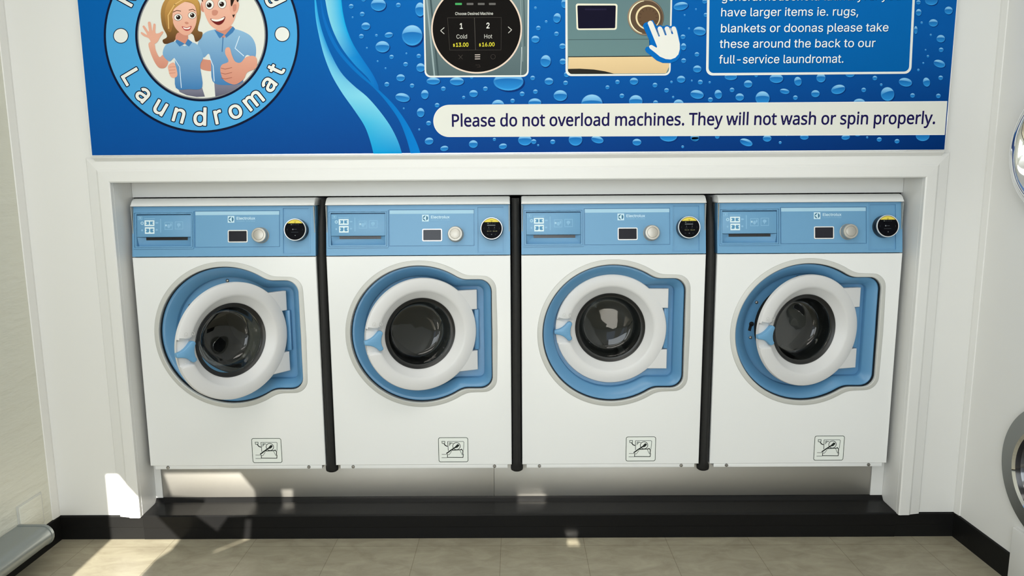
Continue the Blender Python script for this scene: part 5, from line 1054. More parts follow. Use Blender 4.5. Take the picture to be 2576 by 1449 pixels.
    for x_, y_, rx_, ry_ in ((985, 690, 40, 55), (1045, 650, 22, 45), (1268, 650, 55, 45), (1262, 705, 14, 30), (650, 592, 45, 22), (235, 800, 26, 30), (645, 790, 32, 26), (180, 455, 30, 28)):
        art.disc(zu(x_), zs(y_), rx_ / 11.14 / 703, faint, 0, 14, ry_ / 11.14 / 703)
    art.ring(zu(238), zs(600), 46 / 11.14 / 703, 22 / 11.14 / 703, light_blue, 0, 20)
    art.build('drawer_print', drawer)
    art = Art(lambda u, s, L: pf(u, s, 0.0024 + L * Art.EPS))
    for x0_, x1_ in ((100, 200), (380, 462), (655, 762), (930, 1042), (1208, 1322), (1480, 1588)):
        art.fill([q(x0_, x1_, 322, 346)], rgb(14, 40, 70), 0)
    for i, x0_ in enumerate((212, 474, 776, 1056, 1336)):
        art.fill([q(x0_, x0_ + 150, 322, 340)], rgb(150, 196, 228), 0)
    art.build('drawer_seam', drawer)

    # display
    u0, u1, s0, s1 = pu(190), pu(922), ps(1236), ps(776)
    mb = MB()
    o_ = [rrect(u0, u1, s0, s1, 0.005), rrect(u0 + 0.0006, u1 - 0.0006, s0 + 0.0006, s1 - 0.0006, 0.0045), rrect(u0 + 0.0036, u1 - 0.0036, s0 + 0.0036, s1 - 0.0036, 0.0025),
          rrect(u0 + 0.0040, u1 - 0.0040, s0 + 0.0040, s1 - 0.0040, 0.002)]
    mb.loft([[pf(p[0], p[1], h) for p in o_[i]] for i, h in ((0, -0.0005), (0, 0.0012), (1, 0.0018), (2, 0.0018), (3, 0.0004))], 'silver_rim')
    disp = mb.build('display', root, smooth=30)
    mb = MB()
    mb.poly([pf(p[0], p[1], 0.0006) for p in rrect(u0 + 0.0038, u1 - 0.0038, s0 + 0.0038, s1 - 0.0038, 0.002)], 'screen')
    mb.build('screen', disp, smooth=0)

    # rotary dial, axis along the panel normal
    def turned(prof, u, s, k, n=48):
        rings = []
        for rad, h in prof:
            rings.append([pf(u + rad * cos(2 * pi * i / n), s + rad * sin(2 * pi * i / n), h) for i in range(n)])
        m = MB()
        m.loft(rings, k, True, False, True)
        return m
    du, dsl = 0.1345, 0.0745
    mb = turned([(0.0285, -0.0005), (0.0285, 0.002), (0.0272, 0.003), (0.0262, 0.0235), (0.0248, 0.0255), (0.0188, 0.0262), (0.0180, 0.0250)], du, dsl, 'dial')
    dial = mb.build('dial', root, smooth=30)
    mb = turned([(0.0176, 0.0245), (0.0174, 0.0262), (0.0160, 0.0268)], du, dsl, 'dial')
    mb.build('dial_button', dial, smooth=30)

    # contactless payment reader
    ru, rs = 0.264, 0.0920
    mb = turned([(0.0400, -0.0035), (0.0405, -0.001), (0.0400, 0.004), (0.0388, 0.0235), (0.0360, 0.0245)], ru, rs, 'black_plastic', 64)
    reader = mb.build('payment_reader', root, smooth=30)
    mb = turned([(0.0392, 0.0225), (0.0394, 0.0255), (0.0384, 0.0270), (0.0366, 0.0268), (0.0360, 0.0252)], ru, rs, 'silver_rim', 64)
    mb.f.pop()
    mb.m.pop()
    mb.build('rim', reader, smooth=40)
    build_reader_face(reader, pf, ru, rs, True)

    # bottom strip with its two bolts
    mb = MB()
    mb.box(-0.3135, 0.3145, 0.003, 0.030, 0.0005, 0.0150, 'enamel', 0.001)
    strip = mb.build('bottom_strip', root, smooth=30)
    for xx in (-0.2657, 0.265):
        mb = MB()
        mb.lathe([(0.0062, 0.0), (0.0060, -0.002), (0.0045, -0.0042), (0.0005, -0.0046)], (xx, 0.003, 0.0078), 'screw', n=14)
        mb.build('bolt', strip, smooth=40)

    # instruction sticker
    art = Art(lambda u, v, L: (u, -0.0003 - L * Art.EPS, v))

    def kx_(zx, zy):
        return 0.112 + (zx - 530 - (zy - 555) * 0.075) / 765 * 0.1116

    def kz_(zy):
        return 0.326 - ZM - (zy - 555) / 660 * 0.0967

    def kk(*pts):
        return [(kx_(a_, b_), kz_(b_)) for a_, b_ in pts]
    w_, h_ = 0.1116 / 2, 0.0967 / 2
    cu, cv = 0.112, 0.326 - ZM
    art.fill([rrect(cu - w_ - 0.002, cu + w_ + 0.002, cv - h_ - 0.002, cv + h_ + 0.002, 0.009)], rgb(232, 236, 232), 0)
    ink = rgb(40, 44, 42)
    art.fill([rrect(cu - w_, cu + w_, cv - h_, cv + h_, 0.008), rrect(cu - w_ + 0.0022, cu + w_ - 0.0022, cv - h_ + 0.0022, cv + h_ - 0.0022, 0.006)[::-1]], rgb(70, 76, 74), 1)
    lw = 0.0020
    grey = rgb(110, 118, 114)
    art.stroke(kk((375, 335), (770, 335), (790, 355), (790, 560)), lw, grey, 1)
    art.stroke(kk((375, 335), (400, 580)), lw, ink, 1)
    art.stroke(kk((225, 330), (300, 330), (300, 385), (235, 385)), lw * 1.3, grey, 1, closed=True)
    art.stroke(kk((280, 390), (320, 440), (370, 462)), lw * 1.8, ink, 1)
    art.ring(kx_(605, 458), kz_(458), 0.0150, 0.0125, rgb(80, 86, 84), 1)
    art.stroke(kk((420, 440), (470, 370), (510, 385)), lw, ink, 1)
    art.fill([kk((410, 360), (455, 350), (440, 430), (415, 460))], rgb(150, 158, 154), 1)
    art.stroke(kk((365, 650), (450, 580), (560, 500)), 0.0046, ink, 2)
    art.fill([kk((545, 500), (590, 445), (625, 405), (670, 418), (672, 450), (635, 495), (600, 505), (560, 515))], ink, 2)
    art.stroke(kk((500, 565), (725, 555), (745, 540)), lw * 1.6, ink, 1)
    art.stroke(kk((490, 590), (430, 690), (400, 680)), lw, grey, 1)
    art.stroke(kk((700, 570), (765, 690), (790, 670)), lw, grey, 1)
    art.stroke(kk((735, 540), (778, 580), (778, 665)), 0.0030, ink, 2)
    art.stroke(kk((245, 675), (370, 675), (390, 690)), lw, grey, 1)
    art.stroke(kk((245, 765), (390, 765)), lw, grey, 1)
    art.stroke(kk((390, 680), (390, 755), (790, 760), (792, 680)), lw * 1.3, ink, 1)
    st = art.build('instruction_sticker', root)

    # the door hangs on an axis at its right side; its own origin is that axis
    door_root = build_door(root)
    return root, door_root


def build_reader_face(reader, pf, ru, rs, prices):
    art = Art(lambda u, s, L: pf(ru + u, rs + s, 0.0258 + L * Art.EPS))
    art.disc(0, 0, 0.0362, rgb(8, 9, 14), 0, 56)
    chord = 0.0225
    a_ = math.asin(chord / 0.0350)
    art.fill([[(0.0350 * cos(a_ + (pi - 2 * a_) * i / 20), 0.0350 * sin(a_ + (pi - 2 * a_) * i / 20)) for i in range(21)]], rgb(226, 208, 92), 1)
    w = text_width('TAP', 'B')
    art.text('TAP', 'B', lambda x, y: ((x / w - 0.5) * 0.0078, 0.0252 + y * 0.0042), rgb(40, 36, 14), 2)
    art.fill([[(-0.0018, chord), (0.0018, chord), (0, chord + 0.0016)]], rgb(20, 18, 10), 2)
    dim, mid = rgb(62, 66, 72), rgb(120, 124, 128)
    for i in range(4):
        art.fill([rrect(-0.0150 + i * 0.0080, -0.0096 + i * 0.0080, 0.0172, 0.0186, 0.0006)], rgb(150, 160, 150) if i == 0 else dim, 1)
    if prices:
        art.fill([rrect(-0.0155, 0.0135, 0.0098, 0.0126, 0.001)], mid, 1)
        for s, x0, y0, hh, c in (('1', -0.0115, 0.0012, 0.006, mid), ('2', 0.0085, 0.0012, 0.006, mid), ('Cold', -0.0150, -0.0044, 0.0042, dim), ('Hot', 0.0062, -0.0044, 0.0042, dim),
                                 ('$13.00', -0.0162, -0.0112, 0.0046, rgb(140, 138, 110)), ('$16.00', 0.0042, -0.0112, 0.0046, rgb(150, 148, 110))):
            art.text(s, 'I', lambda x, y, x0=x0, y0=y0, hh=hh: (x0 + x * hh, y0 + y * hh), c, 1)
        art.fill([rrect(-0.0018, 0.0018, -0.0222, -0.0200, 0.0004)], mid, 1)
        art.ring(-0.0140, -0.0212, 0.0020, 0.0014, dim, 1, 16)
        art.ring(0.0135, -0.0212, 0.0020, 0.0014, dim, 1, 16)
    else:
        art.disc(-0.0075, 0.0010, 0.0024, mid, 1, 16)
        art.fill([rrect(-0.0040, 0.0065, 0.0000, 0.0022, 0.0008)], dim, 1)
        art.fill([rrect(-0.0140, 0.0120, -0.0098, -0.0084, 0.0006)], dim, 1)
        art.disc(0.0008, -0.0205, 0.0017, mid, 1, 14)
    for sx in (-1, 1):
        art.stroke([(sx * 0.0258, 0.003), (sx * 0.0282, 0.0), (sx * 0.0258, -0.003)], 0.0007, dim, 1)
    art.build('reader_screen', reader)


RXD, YH = 0.2065, 0.0311            # ring centre to hinge axis ; depth of the hinge axis and ring face


def build_door(root):
    N = 192
    prof = [(0.2005, 0.0200), (0.2040, 0.0170), (0.2042, 0.0050), (0.2020, 0.0012), (0.1985, -0.0002), (0.180, -0.0016), (0.165, -0.0010), (0.1585, 0.0012),
            (0.1555, 0.0040), (0.142, 0.0165), (0.1310, 0.0255), (0.1290, 0.0280)]
    rings = []
    for r, y in prof:
        ring = []
        for i in range(N):
            t = 2 * pi * i / N
            z = r * sin(t)
            dy = 0.0
            if cos(t) < 0 and 0.132 < r < 0.2041 and y < 0.016:       # scoop behind the handle
                e = max(0.0, min(1.0, (0.0455 - abs(z + 0.006)) / 0.007))
                e = e * e * (3 - 2 * e)
                f = max(0.0, min(1.0, (r - 0.140) / 0.012))
                dy = 0.0105 * e * f
            ring.append((-RXD + r * cos(t), y + dy, z))
        rings.append(ring)
    mb = MB()
    mb.loft(rings, 'door_white')
    for s in (-1, 1):
        z0, z1 = sorted((s * 0.078, s * 0.150))
        arm = [(-0.060, s * 0.078), (0.0015, s * 0.078), (0.0015, s * 0.150), (-0.086, s * 0.150)]
        mb.loft([[(p[0], y, p[1]) for p in grow(arm, g * (1 if area2(arm) > 0 else -1))] for g, y in ((0.0, 0.0190), (0.0, 0.0026), (-0.0018, 0.0008))], 'door_white', True, True, True)
    door = mb.build('door', root, smooth=32, loc=(RXD + HX, YH, DZ))
    # raised arrow marks above the handle
    art = Art(lambda u, v, L: (u, -0.0022 - L * Art.EPS, v))
    for cx_, fl in ((-RXD - 0.172, 1), (-RXD - 0.150, -1)):
        art.fill([ell(cx_, 0.052, 0.0062, 0.0080, 0, 20, -0.9, pi + 0.9) + ell(cx_, 0.052, 0.0050, 0.0068, 0, 20, -0.9, pi + 0.9)[::-1]], rgb(196, 196, 194), 0)
        art.fill([rrect(cx_ - 0.0012, cx_ + 0.0012, 0.047, 0.053, 0.0004)], rgb(196, 196, 194), 0)
    art.build('door_marks', door)
    # handle
    hz = [(352, 700), (375, 688), (440, 678), (500, 655), (560, 620), (620, 570), (668, 520), (700, 486), (740, 470), (786, 480), (816, 512), (814, 550), (792, 600), (778, 660), (770, 740),
          (778, 810), (792, 860), (818, 905), (814, 940), (782, 970), (732, 978), (700, 960), (660, 912), (610, 872), (550, 842), (490, 822), (430, 810), (372, 800), (352, 772)]
    pts = [(-RXD + (x - 1842) / 7152, -(y - 673) / 7152) for x, y in hz]
    if area2(pts) < 0:
        pts = pts[::-1]
    mb = MB()
    lv = [(0.0, 0.0095), (0.0, -0.0035), (-0.0008, -0.0058), (-0.0024, -0.0068)]
    mb.loft([[(p[0], y, p[1]) for p in grow(pts, g)] for g, y in lv], 'blue', True, False, False)
    top = grow(pts, lv[-1][0])
    tr = tessellate_polygon([[Vector((p[0], p[1], 0)) for p in top]])
    n = len(mb.v)
    mb.v += [(p[0], lv[-1][1], p[1]) for p in top]
    for t in tr:
        mb.face([n + t[0], n + t[1], n + t[2]], 'blue')
    mb.build('door_handle', door, smooth=45)
    # black rubber ring, then the glass bowl
    mb = MB()
    mb.lathe([(0.1300, 0.0255), (0.1285, 0.0240), (0.1265, 0.0250), (0.1235, 0.0290), (0.1190, 0.0310), (0.1150, 0.0320), (0.1150, 0.0370), (0.1300, 0.0370), (0.1300, 0.0255)], (-RXD, 0, 0), 'rubber', n=96)
    mb.build('glass_seal', door, smooth=40)
    mb = MB()
    bowl = [(0.1158, 0.0315), (0.1148, 0.0325), (0.1120, 0.0400), (0.1090, 0.0600), (0.1055, 0.0800), (0.0990, 0.0930), (0.0860, 0.1000), (0.0600, 0.1040), (0.0300, 0.1058), (0.0008, 0.1062)]
    mb.lathe(bowl, (-RXD, 0, 0), 'glass', n=96)
    mb.build('door_glass', door, smooth=60)
    return door


root, door = build_machine()
ANGLES = (52.5, 23.2, -0.8, 13.6)
SHIFT = (0.0035, 0.001, 0.0, 0.0)
LABELS = ('leftmost white washing machine, its round door standing wide open',
          'white washing machine with its door ajar, between the wide-open one and the closed one',
          'white washing machine whose round door is shut flat, third from the left',
          'white washing machine at the right end, door ajar showing a latch keyhole')


def copy_tree(o, parent=None):
    c = o.copy()
    COL.objects.link(c)
    if parent:
        c.parent = parent
    for ch in list(o.children):
        copy_tree(ch, c)
    return c


machines = [root] + [copy_tree(root) for _ in range(3)]
for i, m in enumerate(machines):
    m.location = (X0 + i * P + W / 2 + SHIFT[i], YM, ZM)
    tag(m, LABELS[i], 'washing machine', 'washing machines in the alcove')
    for ch in m.children:
        if ch.name.startswith('door.') or ch.name == 'door':
            ch.rotation_euler = (0, 0, radians(ANGLES[i]))
# the two end readers show their start page, without prices
alt_mesh = None
zp0, zp1, lean = 1.0555 - ZM, 1.2335 - ZM, 0.026
_H = hypot(zp1 - zp0, lean)
_sv, _ov, _org = Vector((0, lean, zp1 - zp0)) / _H, Vector((0, -(zp1 - zp0), lean)) / _H, Vector((0, 0.0015, zp0))


def pf2(u, s, o=0.0):
    q = _org + _sv * s + _ov * o
    return (u, q.y, q.z)


for i in (0, 3):
    for ch in machines[i].children:
        if ch.name.startswith('payment_reader'):
            for g in list(ch.children):
                if g.name.startswith('reader_screen'):
                    if alt_mesh is None:
                        tmp = bpy.data.objects.new('reader_screen', None)
                        build_reader_face(ch, pf2, 0.264, 0.0920, False)
                        new = [q for q in ch.children if q.name.startswith('reader_screen') and q is not g][0]
                        alt_mesh = new.data
                        bpy.data.objects.remove(new)
                        bpy.data.objects.remove(tmp)
                    g.data = alt_mesh

# black foam tubes stuffed into the gaps between the machines
names = ('between the wide-open machine and its neighbour', 'in the middle gap between the two centre machines', 'between the shut machine and the right-end machine')
for i in range(3):
    gx = X0 + i * P + W + (P - W) / 2 + (0.002 if i == 0 else 0)
    mb = MB()
    rings = []
    for z, ra, rb, yc in ((0.2365, 0.004, 0.004, 0.062), (0.2375, 0.016, 0.014, 0.062), (0.2420, 0.0222, 0.021, 0.062), (0.2490, 0.0232, 0.024, 0.062), (0.2600, 0.0222, 0.026, 0.062), (0.268, 0.0172, 0.030, 0.062), (0.275, 0.0168, 0.032, 0.063),
                          (0.70, 0.0165, 0.032, 0.066), (1.05, 0.0160, 0.032, 0.075), (1.16, 0.0150, 0.032, 0.092 if i != 1 else 0.08), (1.255, 0.0140, 0.030, 0.125 if i != 1 else 0.085)):
        rings.append([(gx + ra * cos(2 * pi * k / 28), yc + rb * sin(2 * pi * k / 28), z) for k in range(28)])
    mb.loft(rings, 'foam', True, True, True)
    o = mb.build('foam_tube', smooth=60)
    tag(o, 'black foam tube filling the gap ' + names[i], 'foam tube', 'foam tubes between the machines')


# ------------------------------------------------------------------ the printed wall poster
YP = -0.0245                      # its face
pa, pb_ = at(231.9, 390.1, YP), at(2375.4, 376.8, YP)
PX0, PX1, PZ0, PZ1 = pa.x, pb_.x, (pa.z + pb_.z) / 2, 2.30
poster = empty('wall_poster', ((PX0 + PX1) / 2, 0.0, PZ0))
pl = poster.location.copy()
tag(poster, 'large blue printed laundromat poster with water droplets above the machines', 'poster')
mb = MB()
zl = at(1288, 399.5, YP + 0.002).z
mb.prism([(0.002, zl), (-0.006, zl), (-0.0195, zl + 0.011), (-0.0215, zl + 0.014), (-0.0215, PZ1 + 0.01), (0.002, PZ1 + 0.01)], 'x', PX0 - 0.0015, PX1 + 0.0025, 'trim')
mb.xform(lambda x, y, z: (x - pl.x, y - pl.y, z - pl.z))
mb.build('backing_board', poster, smooth=0)
mb = MB()
mb.box(PX0 - 0.003, PX1 + 0.003, YP + 0.0004, -0.0213, PZ0 - 0.0035, PZ1 + 0.003, 'silver_rim')
mb.xform(lambda x, y, z: (x - pl.x, y - pl.y, z - pl.z))
mb.build('white_edge', poster, smooth=0)


def onp(px, py, L):
    return at(px, py, YP - L * Art.EPS) - pl


def pc(r, g, b):
    """printed colour that reads as the given one in this room's light"""
    return tuple(min(0.9, s2l(c) * 1.02) for c in (r, g, b)) + (1.0,)


def pxz(x, z, L):
    return Vector((x, YP - L * Art.EPS, z)) - pl


# blue ground, deeper towards the foot and the right
art = Art(pxz)
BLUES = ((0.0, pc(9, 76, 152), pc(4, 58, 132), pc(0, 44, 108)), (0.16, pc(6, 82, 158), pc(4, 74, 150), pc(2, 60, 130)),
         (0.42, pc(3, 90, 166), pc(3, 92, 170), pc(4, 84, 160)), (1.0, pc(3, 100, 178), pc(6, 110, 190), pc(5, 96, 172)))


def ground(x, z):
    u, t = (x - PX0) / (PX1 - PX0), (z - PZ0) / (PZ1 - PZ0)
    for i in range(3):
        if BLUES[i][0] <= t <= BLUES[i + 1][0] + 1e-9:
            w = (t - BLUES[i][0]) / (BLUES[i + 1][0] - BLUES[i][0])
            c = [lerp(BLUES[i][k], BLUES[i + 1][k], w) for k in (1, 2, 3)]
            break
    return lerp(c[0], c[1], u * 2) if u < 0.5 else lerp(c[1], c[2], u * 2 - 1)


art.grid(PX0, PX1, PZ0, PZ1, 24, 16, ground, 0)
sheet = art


def z2(pts, ox, s):
    return [(ox + x / s, y / s) for x, y in pts]


A2 = lambda *p: z2(p, 760, 3.622)
A3 = lambda *p: z2(p, 1340, 3.623)
A4 = lambda *p: z2(p, 1740, 3.45)
A1 = lambda *p: z2(p, 180, 3.622)

# ribbon of water, printed on the same sheet
art = sheet
art.fn = onp
art.band(A2((165, -6), (185, 150), (230, 300), (300, 440), (400, 570), (520, 690), (640, 790), (760, 920), (880, 1090), (950, 1260), (988, 1398)),
         A2((172, -6), (205, 150), (262, 300), (335, 440), (430, 560), (560, 690), (700, 820), (840, 960), (960, 1130), (1040, 1290), (1078, 1396)),
         [(0, pc(10, 104, 186), pc(10, 104, 186)), (0.5, pc(2, 108, 186), pc(2, 112, 192)), (1, pc(2, 120, 200), pc(2, 122, 202))], 1)
art.band(A2((112, -6), (122, 150), (148, 300), (198, 500), (268, 680), (360, 840), (480, 1010), (570, 1150), (622, 1290), (650, 1401)),
         A2((126, -6), (150, 150), (188, 300), (262, 490), (355, 660), (470, 780), (590, 880), (705, 1010), (805, 1150), (875, 1290), (910, 1399)),
         [(0, pc(40, 170, 226), pc(40, 160, 220)), (0.3, pc(110, 196, 228), pc(30, 140, 208)), (0.62, pc(120, 200, 226), pc(130, 206, 228)), (0.8, pc(60, 176, 218), pc(96, 190, 224)),
          (1, pc(0, 150, 212), pc(0, 140, 206))], 2)
art.band(A2((210, -6), (240, 150), (290, 300), (370, 450), (480, 590), (590, 700), (655, 790), (692, 822)),
         A2((357, -6), (375, 130), (410, 270), (470, 410), (560, 550), (640, 670), (690, 770), (699, 822)),
         [(0, pc(140, 206, 222), pc(0, 170, 226)), (0.3, pc(120, 200, 224), pc(0, 160, 222)), (0.6, pc(30, 140, 208), pc(4, 120, 198)), (1, pc(4, 104, 186), pc(4, 100, 184))], 2)

# printed droplets
D2 = '''447,57,45;548,128,45;460,158,18;580,238,82,70;540,330,45;677,322,25;790,318,78,50,8;695,42,140,115;877,46,45;1075,85,90,130;1003,320,190,190;732,425,130,105;590,437,18;815,518,42;688,558,18
760,622,18;950,487,18;1063,510,42;943,585,44;1080,615,80,80;898,708,80,65;772,768,46;1002,780,42;915,888,135,80,-10;926,988,18;1118,860,70,85;1195,738,125,65;1287,808,44;1230,958,44;1080,1025,70,85
1153,1122,46;1067,1180,20;1157,1285,80,65,8;1296,1352,75,48,8;1410,740,130,75;1562,852,80,65;1472,887,30;1670,808,44;1880,740,275,170;1785,955,115,95;1918,918,42;2005,855,46;1560,1312,82,70
1752,1270,30;1830,1332,75,50,8;2030,1275,125,100;560,-4,40;1545,708,30,20'''
D3 = '''25,72,26;123,197,26;222,163,70,90,-12;52,255,44;217,308,44;25,357,75,65;290,30,60,90;272,420,60,50;275,560,60,55;118,555,95,110,-12;310,678,50,50;148,740,80,65;300,755,44;252,870,125,100
540,940,195,165;682,795,38;773,747,42;923,740,78,65;940,920,125,110;813,873,44;1115,775,46;1220,823,44;1265,747,25;1353,722,78,65;1450,735,18;1528,748,46;1613,750,22;1280,885,22;1120,935,46;1330,945,95,80
1498,860,125,80,-10;1620,908,46;1500,628,78,65;1376,552,46;1497,495,44;1375,425,50,65;1370,335,46;1522,283,115,80,-6;1425,260,20;1385,138,18;1488,85,18;1350,55,135,75,10;1578,135,40;1568,12,45
183,1292,46;50,1323,20;390,1270,125,115;590,1272,115,65,-14;950,1295,82,62;1238,1240,160,100;1367,1337,26;1478,1252,80,66;25,835,44;20,935,120,80;10,1290,48;1680,1240,40;0,710,44'''
D4 = '''340,665,110,60;490,728,75,65;560,655,30,30;735,680,120,80;922,705,65,80,14;1122,675,80,80;1375,645,80,50;350,780,42;231,818,65,80,14;417,842,75,65;615,850,125,120;807,792,85,45,-10;900,847,42
1074,812,75,62;1272,775,125,80,14;1455,890,105,70;1493,780,42;1590,677,42;1645,735,24;1700,815,118,122,20;1855,713,118,75,-10;1917,828,42;2038,712,62,80,14;2141,832,42;2161,675,42;1967,607,22;2010,547,18
2050,487,22;2030,433,16;2150,552,105,65,-18;2165,432,42;2162,335,75,65;2075,303,20;1996,197,22;2097,198,80,65;1970,107,50,60;1968,20,40;2080,5,110,80;2230,90,72,68;1945,260,30,70
222,1185,40;473,1235,115,60,-20;655,1200,75,58;768,1237,26;978,1188,75,48;823,1172,18;1337,1190,75,45,8;1440,1165,60,34;1523,1192,20;1628,1210,44,38,8;1782,1225,44,38,8;2005,1178,120,92;30,1198,70,56'''
for txt, ox, s in ((D2, 760, 3.622), (D3, 1340, 3.623), (D4, 1740, 3.45)):
    for item in txt.replace('\n', ';').split(';'):
        v = [float(q) for q in item.split(',')]
        cx_, cy_ = ox + v[0] / s, v[1] / s
        rx = v[2] / 2 / s
        ry = (v[3] if len(v) > 3 else v[2] * 0.92) / 2 / s
        ro = -radians(v[4]) if len(v) > 4 else 0.0
        if txt is D3 and cx_ > 1797 and cy_ > 196:
            continue
        big = min(1.0, rx / 12.0)
        n = 28 if rx > 4 else 14
        if rx > 4:
            art.fill([ell(cx_ + 0.10 * rx, cy_ + 0.16 * ry, rx * 1.0, ry * 1.02, ro, n)], pc(2, 44, 108), 1)

        def body(x, y, cx_=cx_, cy_=cy_, ry=ry):
            t = max(0.0, min(1.0, (y - cy_ + ry) / (2 * ry)))
            return lerp(pc(14, 84, 162), pc(58, 156, 222), t ** 1.3)
        art.fill([ell(cx_, cy_, rx, ry, ro, n)], body, 2)
        if rx > 4:
            art.fill([ell(cx_, cy_ + 0.02 * ry, rx * 0.86, ry * 0.80, ro, n)], lambda x, y, cy_=cy_, ry=ry: lerp(pc(8, 78, 156), pc(42, 140, 212), max(0, min(1, (y - cy_ + ry) / (2 * ry)))), 3)

        def cap(x, y, cy_=cy_, ry=ry):
            t = max(0.0, min(1.0, (y - cy_ + ry) / ry))
            return lerp(pc(150, 206, 238), pc(58, 142, 208), t)
        up = ell(cx_, cy_, rx * 0.95, ry * 0.95, ro, 18, pi + 0.05, 2 * pi - 0.05)
        lowc = ell(cx_, cy_ - 0.02 * ry, rx * 0.95, ry * 0.28, ro, 18, pi + 0.05, 2 * pi - 0.05)
        art.fill([up + lowc[::-1]], cap, 4)
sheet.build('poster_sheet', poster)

# round badge
BX, BY = 507.0, 88.0
art = Art(onp)
navy, sky_, white = pc(14, 22, 48), pc(74, 160, 216), pc(226, 228, 224)
art.disc(BX, BY, 246, navy, 6, 120)
art.disc(BX, BY, 240.5, sky_, 7, 120)
art.disc(BX, BY, 167, navy, 8, 120)
art.disc(BX, BY, 161.5, pc(128, 132, 134), 9, 110)
art.disc(BX, BY, 158.5, pc(222, 223, 216), 10, 110)
for dx, dy in ((304, 90), (710, 86)):
    art.disc(dx, dy, 19.5, navy, 8, 36)
    art.disc(dx, dy, 17.5, white, 9, 36)


def ring_text(s, angs, rad, size, below):
    for ch, ang in zip(s, angs):
        adv, cs = FONT['B'][ch]
        xs = [p[0] for c in cs for p in c]
        mid = (min(xs) + max(xs)) / 2
        ca, sa = cos(radians(ang)), sin(radians(ang))

        def pl_(x, y):
            # local right and up of the letter on the ring, photo pixels (v down)
            if below:
                rgt, up_ = (-sa, ca), (-ca, -sa)
                r_ = (-rgt[0], -rgt[1])
                rgt = r_
            else:
                rgt, up_ = (-sa, ca), (ca, sa)
            ax = (x - mid) * size * 1.04
            return (BX + rad * ca + rgt[0] * ax + up_[0] * y * size, BY + rad * sa + rgt[1] * ax + up_[1] * y * size)
        sg = 1
        for fnt, col, L in (('O', navy, 8), ('B', white, 9)):
            cs = FONT[fnt][ch][1]
            big = max(cs, key=lambda c: abs(area2(c)))
            sg = 1 if area2(big) > 0 else -1
            for grp in islands(cs, sg):
                art.fill([[pl_(*p) for p in c] for c in grp], col, L)


low = [(336, 190), (367, 231), (408, 262), (453, 281), (503, 290), (548, 290), (591, 278), (640, 255), (679, 215), (696, 176)]
ring_text('Laundromat', [math.degrees(atan2(y - BY, x - BX)) for x, y in low], 227, 61, True)
ring_text('M', [180 + 29], 189, 63, False)
ring_text('g', [-26.5], 195, 63, False)
badge = art.build('round_badge', poster)

# cheerful couple in blue polo shirts on the badge
art = Art(onp)
skin, skin2, hair, hair2 = pc(224, 168, 146), pc(202, 138, 118), pc(122, 84, 42), pc(186, 142, 78)
polo, polo2, polo3, dark, trou = pc(96, 152, 198), pc(66, 122, 176), pc(140, 182, 214), pc(44, 30, 24), pc(128, 128, 146)
S = lambda pts, n=4: smooth_poly(A1(*pts), n)


def sh(pts, col, L, n=4):
    art.fill([S(pts, n)], col, L)


def tone(c0, c1, y0, y1):
    return lambda x, y: lerp(c0, c1, max(0, min(1, (y - y0) / (y1 - y0))))


# his far arm behind her, trousers
sh([(1175, 545), (1240, 545), (1282, 560), (1285, 640), (1230, 645), (1172, 620)], skin2, 11)
art.fill([A1((965, 800), (1190, 800), (1215, 880), (1140, 884), (1050, 868), (985, 838))], tone(trou, pc(92, 92, 112), 220, 246), 11)
art.fill([A1((1300, 750), (1400, 770), (1570, 740), (1560, 762), (1480, 820), (1400, 858), (1310, 880))], tone(trou, pc(96, 96, 116), 206, 243), 11)
# man
sh([(1295, 270), (1200, 310), (1150, 400), (1165, 480), (1205, 525), (1250, 490), (1270, 560), (1285, 740), (1400, 775), (1560, 745), (1570, 560), (1600, 500), (1670, 530), (1680, 430), (1650, 350), (1590, 300), (1470, 262)],
   tone(polo3, polo2, 70, 215), 12)
art.stroke(A1((1250, 500), (1290, 600), (1300, 740)), 2, pc(208, 226, 240), 13)
art.stroke(A1((1530, 330), (1490, 440), (1570, 510)), 2, pc(208, 226, 240), 13)
sh([(1330, 250), (1450, 235), (1468, 270), (1400, 340), (1365, 340), (1320, 300)], skin2, 13)
art.fill([A1((1300, 270), (1335, 330), (1350, 350), (1375, 330), (1390, 312), (1410, 345), (1470, 295), (1490, 262), (1470, 240), (1400, 318), (1340, 290))], polo2, 14)
art.stroke(A1((1380, 340), (1372, 470)), 2.2, pc(60, 110, 160), 14)
sh([(1192, -150), (1440, -170), (1500, -60), (1500, 120), (1455, 230), (1370, 280), (1290, 250), (1240, 190), (1200, 80), (1180, -40)], tone(pc(232, 180, 160), skin, 0, 70), 15)
sh([(1440, 40), (1475, 0), (1525, 30), (1510, 110), (1470, 135), (1445, 110)], skin, 16)
sh([(1470, 50), (1500, 40), (1500, 90), (1475, 105)], skin2, 17)
sh([(1180, 20), (1195, 60), (1205, 110), (1180, 90)], skin2, 15)
sh([(1170, -200), (1330, -240), (1480, -200), (1530, -60), (1515, 20), (1490, -10), (1455, 60), (1440, -40), (1380, -110), (1240, -120), (1200, -50), (1195, 20), (1172, -60)], dark, 17)
art.fill([A1((1462, 130), (1490, 130), (1475, 165))], dark, 16)
for ex, ey in ((1258, 42), (1372, 34)):
    art.disc(*A1((ex, ey))[0], 11, pc(120, 84, 70), 17, 28, 12.5)
    art.disc(*A1((ex, ey))[0], 10, pc(236, 236, 232), 18, 28, 11.5)
    art.disc(*A1((ex - 4, ey + 4))[0], 6.2, pc(40, 28, 24), 19, 20)
    art.disc(*A1((ex - 12, ey - 6))[0], 1.6, pc(250, 250, 250), 20, 10)
sh([(1280, 100), (1310, 90), (1335, 105), (1320, 138), (1285, 138)], skin2, 18)
sh([(1265, 170), (1330, 178), (1398, 150), (1385, 200), (1345, 228), (1300, 212)], pc(110, 34, 34), 18)
